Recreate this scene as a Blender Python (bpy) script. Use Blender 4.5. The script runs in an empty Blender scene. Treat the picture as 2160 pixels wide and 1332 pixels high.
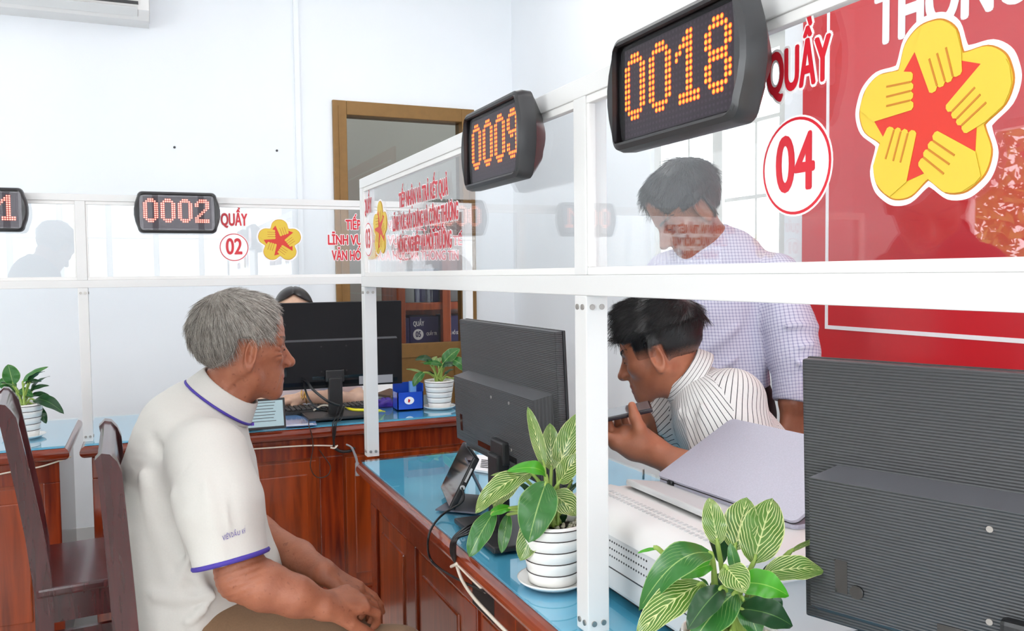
import bpy, bmesh, math, random
import numpy as np
from mathutils import Vector, Matrix
from mathutils.geometry import interpolate_bezier, tessellate_polygon

random.seed(7); np.random.seed(7)
SC = bpy.context.scene
COL = SC.collection
PI = math.pi

# ------------------------------------------------------------------ camera
FPX = 1787.75                       # focal length in pixels of the 2160 px wide frame
CAM = np.array([-0.6215, 0.0, 1.318])
def _axes(yaw, pitch, roll):
    yaw, pitch, roll = map(math.radians, (yaw, pitch, roll))
    f = np.array([-math.sin(yaw)*math.cos(pitch), math.cos(yaw)*math.cos(pitch), math.sin(pitch)])
    r = np.array([math.cos(yaw), math.sin(yaw), 0.0]); u = np.cross(r, f)
    return (math.cos(roll)*r + math.sin(roll)*u, -math.sin(roll)*r + math.cos(roll)*u, f)
CR, CU, CF = _axes(-23.3506, -2.8129, -0.636)
cam_data = bpy.data.cameras.new('camera'); cam_data.sensor_width = 36.0
cam_data.lens = FPX/2160*36.0; cam_data.clip_start = 0.05
cam = bpy.data.objects.new('camera', cam_data); COL.objects.link(cam)
cam.matrix_world = Matrix(((CR[0], CU[0], -CF[0], CAM[0]), (CR[1], CU[1], -CF[1], CAM[1]),
                           (CR[2], CU[2], -CF[2], CAM[2]), (0, 0, 0, 1)))
SC.camera = cam

def P(x, y, d):                     # photograph pixel + distance along the optical axis -> world point
    return CAM + d*(CF + (x-1080)/FPX*CR - (y-666)/FPX*CU)
def on_plane(x, y, axis, v):        # photograph pixel -> world point on the plane axis = v
    dr = CF + (x-1080)/FPX*CR - (y-666)/FPX*CU
    return CAM + dr*((v-CAM[axis])/dr[axis])

# ------------------------------------------------------------------ world, exposure, lights
SC.view_settings.view_transform = 'Standard'
SC.view_settings.look = 'None'
SC.view_settings.exposure = -0.2
SC.view_settings.gamma = 1.0
SC.view_settings.use_curve_mapping = False
try:
    SC.cycles.use_denoising = True
    SC.cycles.max_bounces = 10; SC.cycles.transparent_max_bounces = 24
    SC.cycles.sample_clamp_indirect = 6.0
except Exception:
    pass
W = bpy.data.worlds.new('world'); SC.world = W; W.use_nodes = True
_bg = W.node_tree.nodes['Background']
_bg.inputs[0].default_value = (0.93, 0.97, 1.0, 1); _bg.inputs[1].default_value = 6.5

def area(name, loc, rot, sx, sy, power, color=(1, 1, 1)):
    l = bpy.data.lights.new(name, 'AREA'); l.shape = 'RECTANGLE'; l.size = sx; l.size_y = sy
    l.energy = power; l.color = color
    o = bpy.data.objects.new(name, l); COL.objects.link(o); o.location = loc; o.rotation_euler = rot
    return o
CEIL = 3.15
# daylight coming in at the window openings (left wall, rear wall, right wall)
area('daylight_left', (-3.86, -0.55, 1.65), (0, -PI/2, 0), 1.3, 2.0, 62, (0.95, 0.98, 1.0))
area('daylight_rear', (-1.2, -3.36, 1.75), (PI/2, 0, 0), 4.0, 1.7, 25, (0.95, 0.98, 1.0))
# light of the ceiling panels (their housings are built below)
PANELS = [(-2.4, 1.0), (-2.4, 3.3), (-0.35, -0.6), (-0.35, 2.2), (0.85, 0.3), (0.62, 3.1)]
for (_x, _y), _w in zip(PANELS, (7, 8, 7, 6, 10, 12)):
    area('ceiling_panel_light', (_x, _y, CEIL-0.035), (0, 0, 0), 0.56, 1.16, _w, (1.0, 0.985, 0.96))

# ------------------------------------------------------------------ materials
def lin(c):
    c = [v/255.0 for v in c]
    return tuple(v/12.92 if v <= 0.04045 else ((v+0.055)/1.055)**2.4 for v in c)
def _new(name):
    m = bpy.data.materials.new(name); m.use_nodes = True
    return m, m.node_tree.nodes, m.node_tree.links, m.node_tree.nodes['Principled BSDF']
def mat(name, c, rough=0.5, metal=0.0, coat=0.0, spec=0.5, var=0.0, vscale=20.0, bump=0.0, bscale=80.0,
        stretch=(1, 1, 1), sss=0.0, sheen=0.0, emit=None, estr=0.0):
    m, N, L, b = _new(name)
    base = lin(c)
    b.inputs['Roughness'].default_value = rough; b.inputs['Metallic'].default_value = metal
    b.inputs['Coat Weight'].default_value = coat; b.inputs['Specular IOR Level'].default_value = spec
    b.inputs['Coat Roughness'].default_value = 0.08
    if sheen: b.inputs['Sheen Weight'].default_value = sheen
    if sss:
        b.inputs['Subsurface Weight'].default_value = sss
        b.inputs['Subsurface Radius'].default_value = (0.012, 0.005, 0.003)
        b.inputs['Subsurface Scale'].default_value = 1.0
    tc = N.new('ShaderNodeTexCoord'); mp = N.new('ShaderNodeMapping'); L.new(tc.outputs['Object'], mp.inputs[0])
    mp.inputs['Scale'].default_value = stretch
    n = N.new('ShaderNodeTexNoise'); n.inputs['Scale'].default_value = vscale; n.inputs['Detail'].default_value = 4
    L.new(mp.outputs[0], n.inputs['Vector'])
    r = N.new('ShaderNodeValToRGB')
    lo = tuple(max(0, v*(1-var)) for v in base); hi = tuple(min(1, v*(1+var)) for v in base)
    r.color_ramp.elements[0].position = 0.3; r.color_ramp.elements[1].position = 0.7
    r.color_ramp.elements[0].color = (*lo, 1); r.color_ramp.elements[1].color = (*hi, 1)
    L.new(n.outputs['Fac'], r.inputs[0]); L.new(r.outputs[0], b.inputs['Base Color'])
    if bump:
        n2 = N.new('ShaderNodeTexNoise'); n2.inputs['Scale'].default_value = bscale; n2.inputs['Detail'].default_value = 5
        L.new(mp.outputs[0], n2.inputs['Vector'])
        bp = N.new('ShaderNodeBump'); bp.inputs['Strength'].default_value = bump; bp.inputs['Distance'].default_value = 0.004
        L.new(n2.outputs['Fac'], bp.inputs['Height']); L.new(bp.outputs[0], b.inputs['Normal'])
    if emit:
        b.inputs['Emission Color'].default_value = (*lin(emit), 1); b.inputs['Emission Strength'].default_value = estr
    return m
def wood(name, dark, light, scale=6.0, rough=0.22, axis=2, coat=0.6):
    m, N, L, b = _new(name)
    b.inputs['Roughness'].default_value = rough; b.inputs['Coat Weight'].default_value = coat
    b.inputs['Coat Roughness'].default_value = 0.12
    tc = N.new('ShaderNodeTexCoord'); mp = N.new('ShaderNodeMapping'); L.new(tc.outputs['Object'], mp.inputs[0])
    s = [9, 9, 9]; s[axis] = 0.7; mp.inputs['Scale'].default_value = s
    n = N.new('ShaderNodeTexNoise'); n.inputs['Scale'].default_value = scale; n.inputs['Detail'].default_value = 6
    n.inputs['Distortion'].default_value = 0.6; L.new(mp.outputs[0], n.inputs['Vector'])
    r = N.new('ShaderNodeValToRGB'); r.color_ramp.elements[0].position = 0.3; r.color_ramp.elements[1].position = 0.72
    r.color_ramp.elements[0].color = (*lin(dark), 1); r.color_ramp.elements[1].color = (*lin(light), 1)
    L.new(n.outputs['Fac'], r.inputs[0]); L.new(r.outputs[0], b.inputs['Base Color'])
    return m
def glass_mat(name, tint=(1, 1, 1), refl=1.0, rough=0.0):
    """thin window pane: clear, with a reflection that grows towards grazing angles"""
    m, N, L, b = _new(name); N.remove(b)
    out = N['Material Output']
    lw = N.new('ShaderNodeLayerWeight'); lw.inputs['Blend'].default_value = 0.5
    pw = N.new('ShaderNodeMath'); pw.operation = 'POWER'; pw.inputs[1].default_value = 5.0
    L.new(lw.outputs['Facing'], pw.inputs[0])
    ml = N.new('ShaderNodeMath'); ml.operation = 'MULTIPLY_ADD'
    ml.inputs[1].default_value = 0.95*refl; ml.inputs[2].default_value = 0.045*refl; L.new(pw.outputs[0], ml.inputs[0])
    t = N.new('ShaderNodeBsdfTransparent'); t.inputs[0].default_value = (*tint, 1)
    g = N.new('ShaderNodeBsdfGlossy'); g.inputs['Roughness'].default_value = rough; g.inputs[0].default_value = (1, 1, 1, 1)
    mx = N.new('ShaderNodeMixShader'); L.new(ml.outputs[0], mx.inputs[0]); L.new(t.outputs[0], mx.inputs[1]); L.new(g.outputs[0], mx.inputs[2])
    L.new(mx.outputs[0], out.inputs['Surface'])
    return m
def emis(name, c, s):
    m, N, L, b = _new(name)
    b.inputs['Base Color'].default_value = (*lin(c), 1); b.inputs['Emission Color'].default_value = (*lin(c), 1)
    b.inputs['Emission Strength'].default_value = s
    return m

# ------------------------------------------------------------------ object helpers
def setp(o, label=None, cat=None, group=None, kind=None):
    if label: o['label'] = label
    if cat: o['category'] = cat
    if group: o['group'] = group
    if kind: o['kind'] = kind
    return o
def empty(name, loc, label, cat, group=None, rotz=0.0):
    o = bpy.data.objects.new(name, None); COL.objects.link(o); o.location = Vector(loc); o.rotation_euler = (0, 0, rotz)
    o.empty_display_size = 0.05
    return setp(o, label, cat, group)
def link(name, me, parent=None, mats=None, world=True):
    """link a mesh whose coordinates are world coordinates (world=True) or the parent's own (world=False)"""
    o = bpy.data.objects.new(name, me); COL.objects.link(o)
    if mats is not None:
        for m in (mats if isinstance(mats, (list, tuple)) else [mats]): me.materials.append(m)
    if parent is not None:
        o.parent = parent
        if world: o.matrix_parent_inverse = wmat(parent).inverted()
    return o
def wmat(o):
    mb = Matrix.LocRotScale(o.location, o.rotation_euler, o.scale)
    if o.parent: return wmat(o.parent) @ o.matrix_parent_inverse @ mb
    return mb
def copy_tree(o, parent=None):
    c = o.copy(); COL.objects.link(c)
    if parent: c.parent = parent; c.matrix_parent_inverse = o.matrix_parent_inverse.copy()
    for ch in [q for q in bpy.data.objects if q.parent == o]: copy_tree(ch, c)
    return c

class MB:
    """collects shapes into one mesh"""
    def __init__(s): s.v = []; s.f = []; s.m = []; s.uv = {}; s.sm = []
    def add(s, vs, fs, mi=0, smooth=False):
        o = len(s.v); s.v += [tuple(map(float, v)) for v in vs]
        for f in fs: s.f.append(tuple(i+o for i in f)); s.m.append(mi); s.sm.append(smooth)
    def box(s, a, b, mi=0, bev=0.0):
        a = np.minimum(a, b); b = np.maximum(np.array(a), b) if False else np.array(b)
        x0, y0, z0 = np.minimum(a, b); x1, y1, z1 = np.maximum(a, b)
        if bev <= 0:
            s.add([(x0,y0,z0),(x1,y0,z0),(x1,y1,z0),(x0,y1,z0),(x0,y0,z1),(x1,y0,z1),(x1,y1,z1),(x0,y1,z1)],
                  [(0,3,2,1),(4,5,6,7),(0,1,5,4),(1,2,6,5),(2,3,7,6),(3,0,4,7)], mi)
        else: s.obox(((x0+x1)/2,(y0+y1)/2,(z0+z1)/2), (x1-x0, y1-y0, z1-z0), None, mi, bev)
    def obox(s, c, size, R=None, mi=0, bev=0.0):
        bm = bmesh.new(); bmesh.ops.create_cube(bm, size=1.0)
        bmesh.ops.scale(bm, vec=size, verts=bm.verts)
        if bev > 0: bmesh.ops.bevel(bm, geom=list(bm.edges), offset=bev, segments=2, profile=0.6, affect='EDGES')
        M = np.array(R) if R is not None else np.eye(3)
        bm.verts.index_update()
        vs = [np.array(c) + M @ np.array(v.co) for v in bm.verts]; fs = [[v.index for v in f.verts] for f in bm.faces]
        bm.free(); s.add(vs, fs, mi)
    def tube(s, pts, r, n=8, mi=0, cap=True, smooth=True, sq=None):
        pts = [np.array(p, float) for p in pts]; k = len(pts)
        rr = r if isinstance(r, (list, tuple, np.ndarray)) else [r]*k
        vs = []; up = None
        for i, p in enumerate(pts):
            t = pts[min(i+1, k-1)]-pts[max(i-1, 0)]; t = t/(np.linalg.norm(t)+1e-12)
            if up is None:
                a = np.array([0, 0, 1.0]) if abs(t[2]) < 0.9 else np.array([1.0, 0, 0]); up = np.cross(t, np.cross(a, t))
            up = up - t*(up@t); up /= np.linalg.norm(up)+1e-12; w = np.cross(t, up)
            for j in range(n):
                a = 2*PI*j/n; vs.append(p + rr[i]*(math.cos(a)*up + math.sin(a)*w))
        fs = [(i*n+j, i*n+(j+1) % n, (i+1)*n+(j+1) % n, (i+1)*n+j) for i in range(k-1) for j in range(n)]
        s.add(vs, fs, mi, smooth)
        if cap:
            s.f.append(tuple(len(s.v)-k*n+j for j in range(n))[::-1]); s.m.append(mi); s.sm.append(False)
            s.f.append(tuple(len(s.v)-n+j for j in range(n))); s.m.append(mi); s.sm.append(False)
    def lathe(s, prof, c=(0, 0, 0), n=32, mi=0):
        vs = []; k = len(prof)
        for (r, z) in prof:
            for j in range(n):
                a = 2*PI*j/n; vs.append((c[0]+r*math.cos(a), c[1]+r*math.sin(a), c[2]+z))
        fs = [(i*n+j, i*n+(j+1) % n, (i+1)*n+(j+1) % n, (i+1)*n+j) for i in range(k-1) for j in range(n)]
        s.add(vs, fs, mi, True)
    def prism(s, poly, o, ex, ey, ez, depth, mi=0, mi_side=None):
        """extrude a 2-D polygon: o + x*ex + y*ey, thickness depth along ez"""
        o, ex, ey, ez = map(lambda q: np.array(q, float), (o, ex, ey, ez)); n = len(poly)
        vs = [o+x*ex+y*ey for x, y in poly] + [o+x*ex+y*ey+depth*ez for x, y in poly]
        s.add(vs, [tuple(range(n))[::-1], tuple(range(n, 2*n))], mi)
        k = len(s.v)-2*n
        for i in range(n):
            j = (i+1) % n
            s.f.append((k+i, k+j, k+n+j, k+n+i)); s.m.append(mi if mi_side is None else mi_side); s.sm.append(False)
    def build(s, name, mats, parent=None, world=True, smooth=None):
        me = bpy.data.meshes.new(name); me.from_pydata(s.v, [], s.f); me.update()
        me.polygons.foreach_set('material_index', s.m)
        me.polygons.foreach_set('use_smooth', s.sm if smooth is None else [True]*len(s.f))
        if smooth: me.set_sharp_from_angle(angle=math.radians(smooth))
        return link(name, me, parent, mats, world)

def spline(pts, n=8):
    pts = [np.array(p, float) for p in pts]; out = []
    for i in range(len(pts)-1):
        p0 = pts[max(i-1, 0)]; p1 = pts[i]; p2 = pts[i+1]; p3 = pts[min(i+2, len(pts)-1)]
        for k in range(n):
            t = k/n
            out.append(0.5*((2*p1)+(-p0+p2)*t+(2*p0-5*p1+4*p2-p3)*t*t+(-p0+3*p1-3*p2+p3)*t**3))
    out.append(pts[-1]); return out
def cable(name, pts, r, m, label=None, cat=None, parent=None, group=None, n=8):
    b = MB(); b.tube(spline(pts, 8), r, n); o = b.build(name, m, parent)
    if label: setp(o, label, cat, group)
    return o

def text_mesh(body, size, sx=0.62, bold=0.02, depth=0.0, align='CENTER', spacing=1.0):
    """the words as a thin mesh lying in its own x/y plane; bold letters are built up from slightly shifted sheets"""
    c = bpy.data.curves.new('lettering', 'FONT'); c.body = body; c.size = size; c.align_x = align; c.align_y = 'CENTER'
    c.space_character = spacing; c.resolution_u = 4
    o = bpy.data.objects.new('lettering', c); COL.objects.link(o); bpy.context.view_layer.update()
    cv = o.to_curve(bpy.context.evaluated_depsgraph_get()); loops = []
    for sp_ in cv.splines:                                # one closed outline per spline; overlapping strokes are filled separately
        pts = []; bp = sp_.bezier_points
        if len(bp):
            for k in range(len(bp)):
                a, b2 = bp[k], bp[(k+1) % len(bp)]; straight = a.handle_right_type == 'VECTOR' and b2.handle_left_type == 'VECTOR'
                seg_ = interpolate_bezier(a.co, a.handle_right, b2.handle_left, b2.co, 2 if straight else 6); pts += [(q.x, q.y) for q in seg_[:-1]]
        else: pts = [(q.co.x, q.co.y) for q in sp_.points]
        if len(pts) > 2: loops.append(pts)
    o.to_curve_clear(); bpy.data.objects.remove(o); bpy.data.curves.remove(c)
    area_ = lambda q: 0.5*sum(q[k-1][0]*q[k][1]-q[k][0]*q[k-1][1] for k in range(len(q)))
    def inside(pt, q):
        r = False
        for k in range(len(q)):
            (x0, y0), (x1, y1) = q[k-1], q[k]
            if (y0 > pt[1]) != (y1 > pt[1]) and pt[0] < (x1-x0)*(pt[1]-y0)/(y1-y0)+x0: r = not r
        return r
    holes_of = {}; outer = []
    for a, q in enumerate(loops):                         # a hole lies inside a stroke and runs the other way round
        box = [k for k, w in enumerate(loops) if k != a and abs(area_(w)) > abs(area_(q)) and all(inside(pt, w) for pt in q[::3])]
        k = min(box, key=lambda k: abs(area_(loops[k]))) if box else None
        if k is not None and (area_(loops[k]) > 0) != (area_(q) > 0): holes_of.setdefault(k, []).append(q)
        else: outer.append(a)
    v0, f0, zo = [], [], []
    for k, a in enumerate(outer):
        polys = [loops[a]]+holes_of.get(a, [])
        tri = tessellate_polygon([[Vector((x, y, 0)) for x, y in pl] for pl in polys]); flat = [pt for pl in polys for pt in pl]
        f0 += [tuple(t+len(v0) for t in tr) for tr in tri]; v0 += [(x*sx, y) for x, y in flat]; zo += [(k % 5)*0.000008]*len(flat)
    r = bold*size; n = 1 if bold <= 0 else (8 if bold < 0.04 else 14); vs = []; fs = []
    for k in range(n+1 if n > 1 else 1):
        a = 2*PI*k/n; q = 0.0 if (n == 1 or k == n) else r
        fs += [tuple(i+len(vs) for i in f) for f in f0]; vs += [(x+q*math.cos(a), y+q*math.sin(a), k*0.00004+z) for (x, y), z in zip(v0, zo)]
    me = bpy.data.meshes.new('lettering'); me.from_pydata(vs, [], fs); me.update()
    return me
def frame_mat(o, ex, ey):
    ex = Vector(ex).normalized(); ey = Vector(ey).normalized(); ez = ex.cross(ey)
    return Matrix(((ex[0], ey[0], ez[0], o[0]), (ex[1], ey[1], ez[1], o[1]), (ex[2], ey[2], ez[2], o[2]), (0, 0, 0, 1)))
def put_text(name, body, size, o, ex, ey, m, parent=None, sx=0.62, bold=0.02, depth=0.0006, width=None, align='CENTER', spacing=1.0):
    me = text_mesh(body, size, sx, bold, depth, align, spacing)
    if width:
        xs = [v.co.x for v in me.vertices]; k = width/(max(xs)-min(xs))
        for v in me.vertices: v.co.x *= k
    me.transform(frame_mat(o, ex, ey)); me.name = name
    return link(name, me, parent, m)

# ------------------------------------------------------------------ shared materials
M = {}
M['wall'] = mat('painted_wall', (240, 243, 247), 0.75, var=0.012, vscale=3, bump=0.06, bscale=140, spec=0.25)
M['ceiling'] = mat('ceiling_paint', (244, 244, 244), 0.8, spec=0.2)
M['floor'] = mat('floor_tile', (214, 208, 200), 0.2, var=0.04, vscale=3)
M['alu'] = mat('white_coated_aluminium', (222, 222, 221), 0.32, spec=0.5)
M['bead'] = mat('glazing_bead', (232, 231, 229), 0.4)
M['screw'] = mat('screw_steel', (170, 165, 160), 0.35, metal=0.9)
M['pane'] = glass_mat('clear_pane', (0.985, 0.99, 0.99), 1.25)
M['desk'] = wood('reddish_varnished_wood', (84, 22, 8), (150, 56, 18), 5.0, 0.25, 2)
M['desk_h'] = wood('reddish_varnished_rail', (92, 26, 10), (146, 54, 22), 5.0, 0.2, 0)
M['desk_y'] = wood('reddish_varnished_nosing', (110, 38, 18), (160, 70, 38), 5.0, 0.2, 1)
M['chair'] = wood('dark_rosewood', (46, 6, 10), (84, 16, 20), 4.0, 0.26, 2, 0.4)
M['blue'] = mat('blue_desk_sheet', (104, 204, 250), 0.28, coat=1.0, var=0.16, vscale=4, spec=0.5)
M['glass_edge'] = mat('green_glass_edge', (120, 190, 215), 0.1, coat=0.8)
M['black'] = mat('black_plastic', (30, 30, 32), 0.42, bump=0.05, bscale=600)
M['black_gloss'] = mat('black_gloss', (14, 13, 15), 0.06, coat=1.0)
M['darkgrey'] = mat('dark_grey_plastic', (56, 56, 58), 0.45)
M['white_pl'] = mat('white_plastic', (232, 230, 228), 0.4)
M['grey_pl'] = mat('light_grey_plastic', (206, 206, 206), 0.45)
M['red'] = mat('red_lettering', (206, 32, 48), 0.4)
M['white_vinyl'] = mat('white_vinyl', (246, 243, 244), 0.45)
M['yellow'] = mat('yellow_vinyl', (220, 188, 60), 0.45)
M['orange_red'] = mat('emblem_red', (208, 52, 38), 0.45)
M['emblem_line'] = mat('emblem_line', (190, 120, 30), 0.5)
M['paper'] = mat('paper', (238, 235, 236), 0.7)
M['cable_black'] = mat('cable_black', (22, 22, 24), 0.4)
M['cable_white'] = mat('cable_cream', (224, 214, 198), 0.5)

def structure(o): o['kind'] = 'structure'; return o

# ------------------------------------------------------------------ room shell
XR, XL, YB, YF = 1.38, -4.0, 4.6, -3.5
T = 0.12
b = MB(); b.box((XL-T, YF-T, -0.1), (XR+T, 6.3, 0)); structure(b.build('floor', M['floor']))
b = MB(); b.box((XL-T, YF-T, CEIL), (XR+T, 6.3, CEIL+0.1)); structure(b.build('ceiling', M['ceiling']))
def wall_with_holes(name, axis, v0, v1, a0, a1, holes, m):
    """wall slab between v0..v1 along its normal axis; holes = (a_from, a_to, z_from, z_to)"""
    b = MB(); cuts = sorted({a0, a1, *[h[0] for h in holes], *[h[1] for h in holes]})
    for p, q in zip(cuts[:-1], cuts[1:]):
        hs = sorted([(h[2], h[3]) for h in holes if h[0] <= p+1e-6 and h[1] >= q-1e-6]); z = 0.0
        for (z0, z1) in hs + [(CEIL, CEIL)]:
            if z0 > z+1e-6:
                if axis == 1: b.box((p, v0, z), (q, v1, z0))
                else: b.box((v0, p, z), (v1, q, z0))
            z = z1
    return structure(b.build(name, m))
DOOR = (0.325, 1.135, 0.0, 2.26)
wall_with_holes('wall_back', 1, YB, YB+T, XL, XR+T, [DOOR], M['wall'])
WIN = (2.29, 3.12, 1.04, 2.14)
wall_with_holes('wall_right', 0, XR, XR+T, YF, YB, [WIN], M['wall'])
LWIN = [(-1.6, 0.5, 0.95, 2.3), (2.3, 3.76, 0.12, 2.19)]  # second opening enlarged down towards the floor to brighten the right wall
wall_with_holes('wall_left', 0, XL-T, XL, YF, YB, LWIN, M['wall'])
RWIN = [(-3.3, 0.9, 0.9, 2.6)]
wall_with_holes('wall_rear', 1, YF-T, YF, XL, XR+T, RWIN, M['wall'])
b = MB(); b.box((0.13, YB-0.016, 0.0), (0.156, YB, CEIL)); structure(b.build('trim_1', M['wall']))
b = MB(); b.box((XL, YB-0.012, 0), (DOOR[0]-0.02, YB, 0.1)); b.box((DOOR[1]+0.02, YB-0.012, 0), (XR, YB, 0.1)); structure(b.build('baseboard_back', M['grey_pl']))
b = MB(); b.box((XR-0.012, YF, 0), (XR, YB, 0.1)); structure(b.build('baseboard_right', M['grey_pl']))
# small dark nail holes on the wall
for nm, px, py in (('wall_anchor', 368, 311), ('wall_anchor', 584, 318)):
    p = on_plane(px, py, 1, YB); b = MB(); b.tube([p-np.array([0, 0.004, 0]), p+np.array([0, 0.01, 0])], 0.006, 10)
    o = b.build(nm, M['darkgrey'])
    setp(o, 'small dark wall plug high on the white wall, %s' % ('left one nearer the air conditioner' if px < 500 else 'right one nearer the brown door'), 'wall plug')

M['win_frame'] = mat('window_frame_white', (222, 223, 220), 0.4)
def window(name, axis, v, holes, nx, nz, face):
    h = holes
    w = empty(name, (v if axis == 0 else (h[0]+h[1])/2, (h[0]+h[1])/2 if axis == 0 else v, h[2]), None, None); structure(w)
    def bx(B, a0, a1, z0, z1, d0, d1):
        if axis == 0: B.box((v+d0, a0, z0), (v+d1, a1, z1))
        else: B.box((a0, v+d0, z0), (a1, v+d1, z1))
    f = MB(); t = 0.05
    bx(f, h[0], h[1], h[2], h[2]+t, 0.02, 0.10); bx(f, h[0], h[1], h[3]-t, h[3], 0.02, 0.10)
    bx(f, h[0], h[0]+t, h[2]+t, h[3]-t, 0.02, 0.10); bx(f, h[1]-t, h[1], h[2]+t, h[3]-t, 0.02, 0.10)
    structure(f.build('window_frame', M['win_frame'], w))
    s = MB()
    n = max(1, round((h[1]-h[0])/0.45))
    for i in range(1, n):
        a = h[0]+(h[1]-h[0])*i/n; bx(s, a-0.03, a+0.03, h[2]+t, h[3]-t, 0.035, 0.085)
    for i in range(n):                                    # thin security bars in every sash
        a0 = h[0]+(h[1]-h[0])*i/n; a1 = h[0]+(h[1]-h[0])*(i+1)/n
        for k in range(1, nx):
            a = a0+(a1-a0)*k/nx; bx(s, a-0.006, a+0.006, h[2]+t, h[3]-t, 0.05, 0.062)
        for k in range(1, nz):
            z = h[2]+(h[3]-h[2])*k/nz; bx(s, a0, a1, z-0.007, z+0.007, 0.048, 0.06)
    structure(s.build('window_sash', M['win_frame'], w))
    g = MB(); bx(g, h[0]+t, h[1]-t, h[2]+t, h[3]-t, 0.066, 0.070); structure(g.build('window_pane', M['pane'], w))
    return w
window('window_1', 0, XR, WIN, 2, 4, 1)
k = empty('window_handle', (XR, 2.62, 1.45), 'small white latch knob on the window behind the standing man', 'window latch')
b = MB(); b.obox((XR+0.028, 2.62, 1.46), (0.03, 0.022, 0.05), bev=0.006); b.tube([(XR+0.02, 2.62, 1.455), (XR-0.01, 2.62, 1.455), (XR-0.02, 2.62, 1.44)], 0.012, 10)
b.build('latch', M['grey_pl'], k)
for i, h in enumerate(LWIN): window('window_%d' % (i+2), 0, XL-T, h, 1, 2, -1)
window('window_4', 1, YF-T, RWIN[0], 1, 2, -1)

# ------------------------------------------------------------------ door and the room beyond
M['door_alu'] = mat('bronze_aluminium', (134, 98, 50), 0.38, metal=0.25, var=0.05, vscale=30)
M['tint'] = glass_mat('grey_tinted_pane', (0.74, 0.76, 0.76), 0.45)
d = empty('door_1', ((DOOR[0]+DOOR[1])/2, YB, 0), None, None); structure(d)
b = MB(); x0, x1, _, z1 = DOOR; t = 0.075
b.box((x0, YB-0.02, 0), (x0+t, YB+0.10, z1), bev=0.004); b.box((x1-t, YB-0.02, 0), (x1, YB+0.10, z1), bev=0.004)
b.box((x0+t, YB-0.02, z1-t), (x1-t, YB+0.10, z1), bev=0.004)
b.box((x0+0.03, YB-0.026, 0), (x0+0.036, YB-0.02, z1-0.03)); b.box((x1-0.036, YB-0.026, 0), (x1-0.03, YB-0.02, z1-0.03))
structure(b.build('door_frame', M['door_alu'], d))
b = MB(); b.box((x0+t, YB+0.02, 0.85), (x1-t, YB+0.06, 0.93), bev=0.003); b.box((x0+t, YB+0.02, 0.0), (x1-t, YB+0.06, 0.10), bev=0.003)
b.box((x0+t, YB+0.02, 0.1), (x0+t+0.05, YB+0.06, 0.85)); b.box((x1-t-0.05, YB+0.02, 0.1), (x1-t, YB+0.06, 0.85))
b.box((x0+t, YB+0.032, 0.1), (x1-t, YB+0.048, 0.86)); structure(b.build('door_panel', M['door_alu'], d))
for kx in range(1, 8):
    pass
b = MB(); b.box((x0+t, YB+0.038, 0.93), (x1-t, YB+0.044, z1-t)); structure(b.build('door_pane', M['tint'], d))
M['room2'] = mat('far_room_wall', (150, 148, 140), 0.8)
b = MB(); b.box((-0.3, 6.2, 0), (1.9, 6.3, CEIL)); structure(b.build('wall_far', M['room2']))
b = MB(); b.box((-0.4, YB+T, 0), (-0.3, 6.3, CEIL)); structure(b.build('wall_far_left', M['room2']))
b = MB(); b.box((1.9, YB+T, 0), (2.0, 6.3, CEIL)); structure(b.build('wall_far_right', M['room2']))
area('far_room_light', (0.8, 5.3, CEIL-0.1), (0, 0, 0), 0.6, 0.6, 16, (1, 0.97, 0.92))
# bookcase with file boxes behind the door pane
M['case'] = wood('orange_varnished_wood', (150, 62, 22), (198, 96, 44), 5, 0.35, 2, 0.2)
M['file'] = mat('navy_file_box', (44, 38, 92), 0.45)
M['file_grey'] = mat('grey_file_box', (128, 130, 130), 0.6)
YS = 5.05
cs = empty('bookcase', (1.0, YS+0.17, 0), 'orange wooden bookcase with glass doors beyond the brown door', 'bookcase')
b = MB()
for xx in (0.79, 1.085, 1.56): b.box((xx, YS, 0), (xx+0.055, YS+0.05, 1.44), bev=0.004)
for xx in (0.79, 1.585): b.box((xx, YS+0.05, 0), (xx+0.03, YS+0.36, 1.44))
b.box((0.79, YS+0.34, 0), (1.615, YS+0.36, 1.44)); b.build('carcass', M['case'], cs)
SHELF = [0.835, 1.115, 1.42]
for z in SHELF:
    b = MB(); b.box((0.82, YS+0.06, z), (1.585, YS+0.34, z+0.03)); b.box((0.845, YS+0.01, z-0.015), (1.56, YS+0.045, z+0.03)); b.build('shelf', M['case'], cs)
WHT = M['white_vinyl']
def file_box(x, z, h, w, m, label, front=None):
    f = empty('file_box', (x+w/2, YS+0.2, z), label, 'file box', 'file boxes in the orange bookcase')
    b = MB(); b.box((x, YS+0.06, z), (x+w, YS+0.32, z+h), bev=0.003); b.build('box', m, f)
    if front:
        q, num, line = front
        put_text('lettering', q, 0.042, (x+0.058, YS+0.0585, z+h-0.045), (1, 0, 0), (0, 0, 1), WHT, f, width=0.072)
        b = MB(); a = [(0.034*math.cos(2*PI*i/28), 0.034*math.sin(2*PI*i/28)) for i in range(28)]
        b.prism(a, (x+0.055, YS+0.0595, z+h-0.112), (1, 0, 0), (0, 0, 1), (0, -1, 0), 0.001); b.build('number_disc', WHT, f)
        put_text('number', num, 0.05, (x+0.055, YS+0.0575, z+h-0.112), (1, 0, 0), (0, 0, 1), m, f, sx=0.7, bold=0.03)
    return f
file_box(0.848, 0.866, 0.185, 0.036, M['file'], 'leftmost navy file box on the lower shelf of the orange bookcase')
fb5 = file_box(0.887, 0.866, 0.19, 0.19, M['file'], 'navy file box lettered with a white 05 disc on the lower bookcase shelf', ('QUẦY', '05', None))
fbr = file_box(1.145, 0.866, 0.19, 0.24, M['file'], 'navy file box right of the bookcase middle post on the lower shelf')
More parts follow.
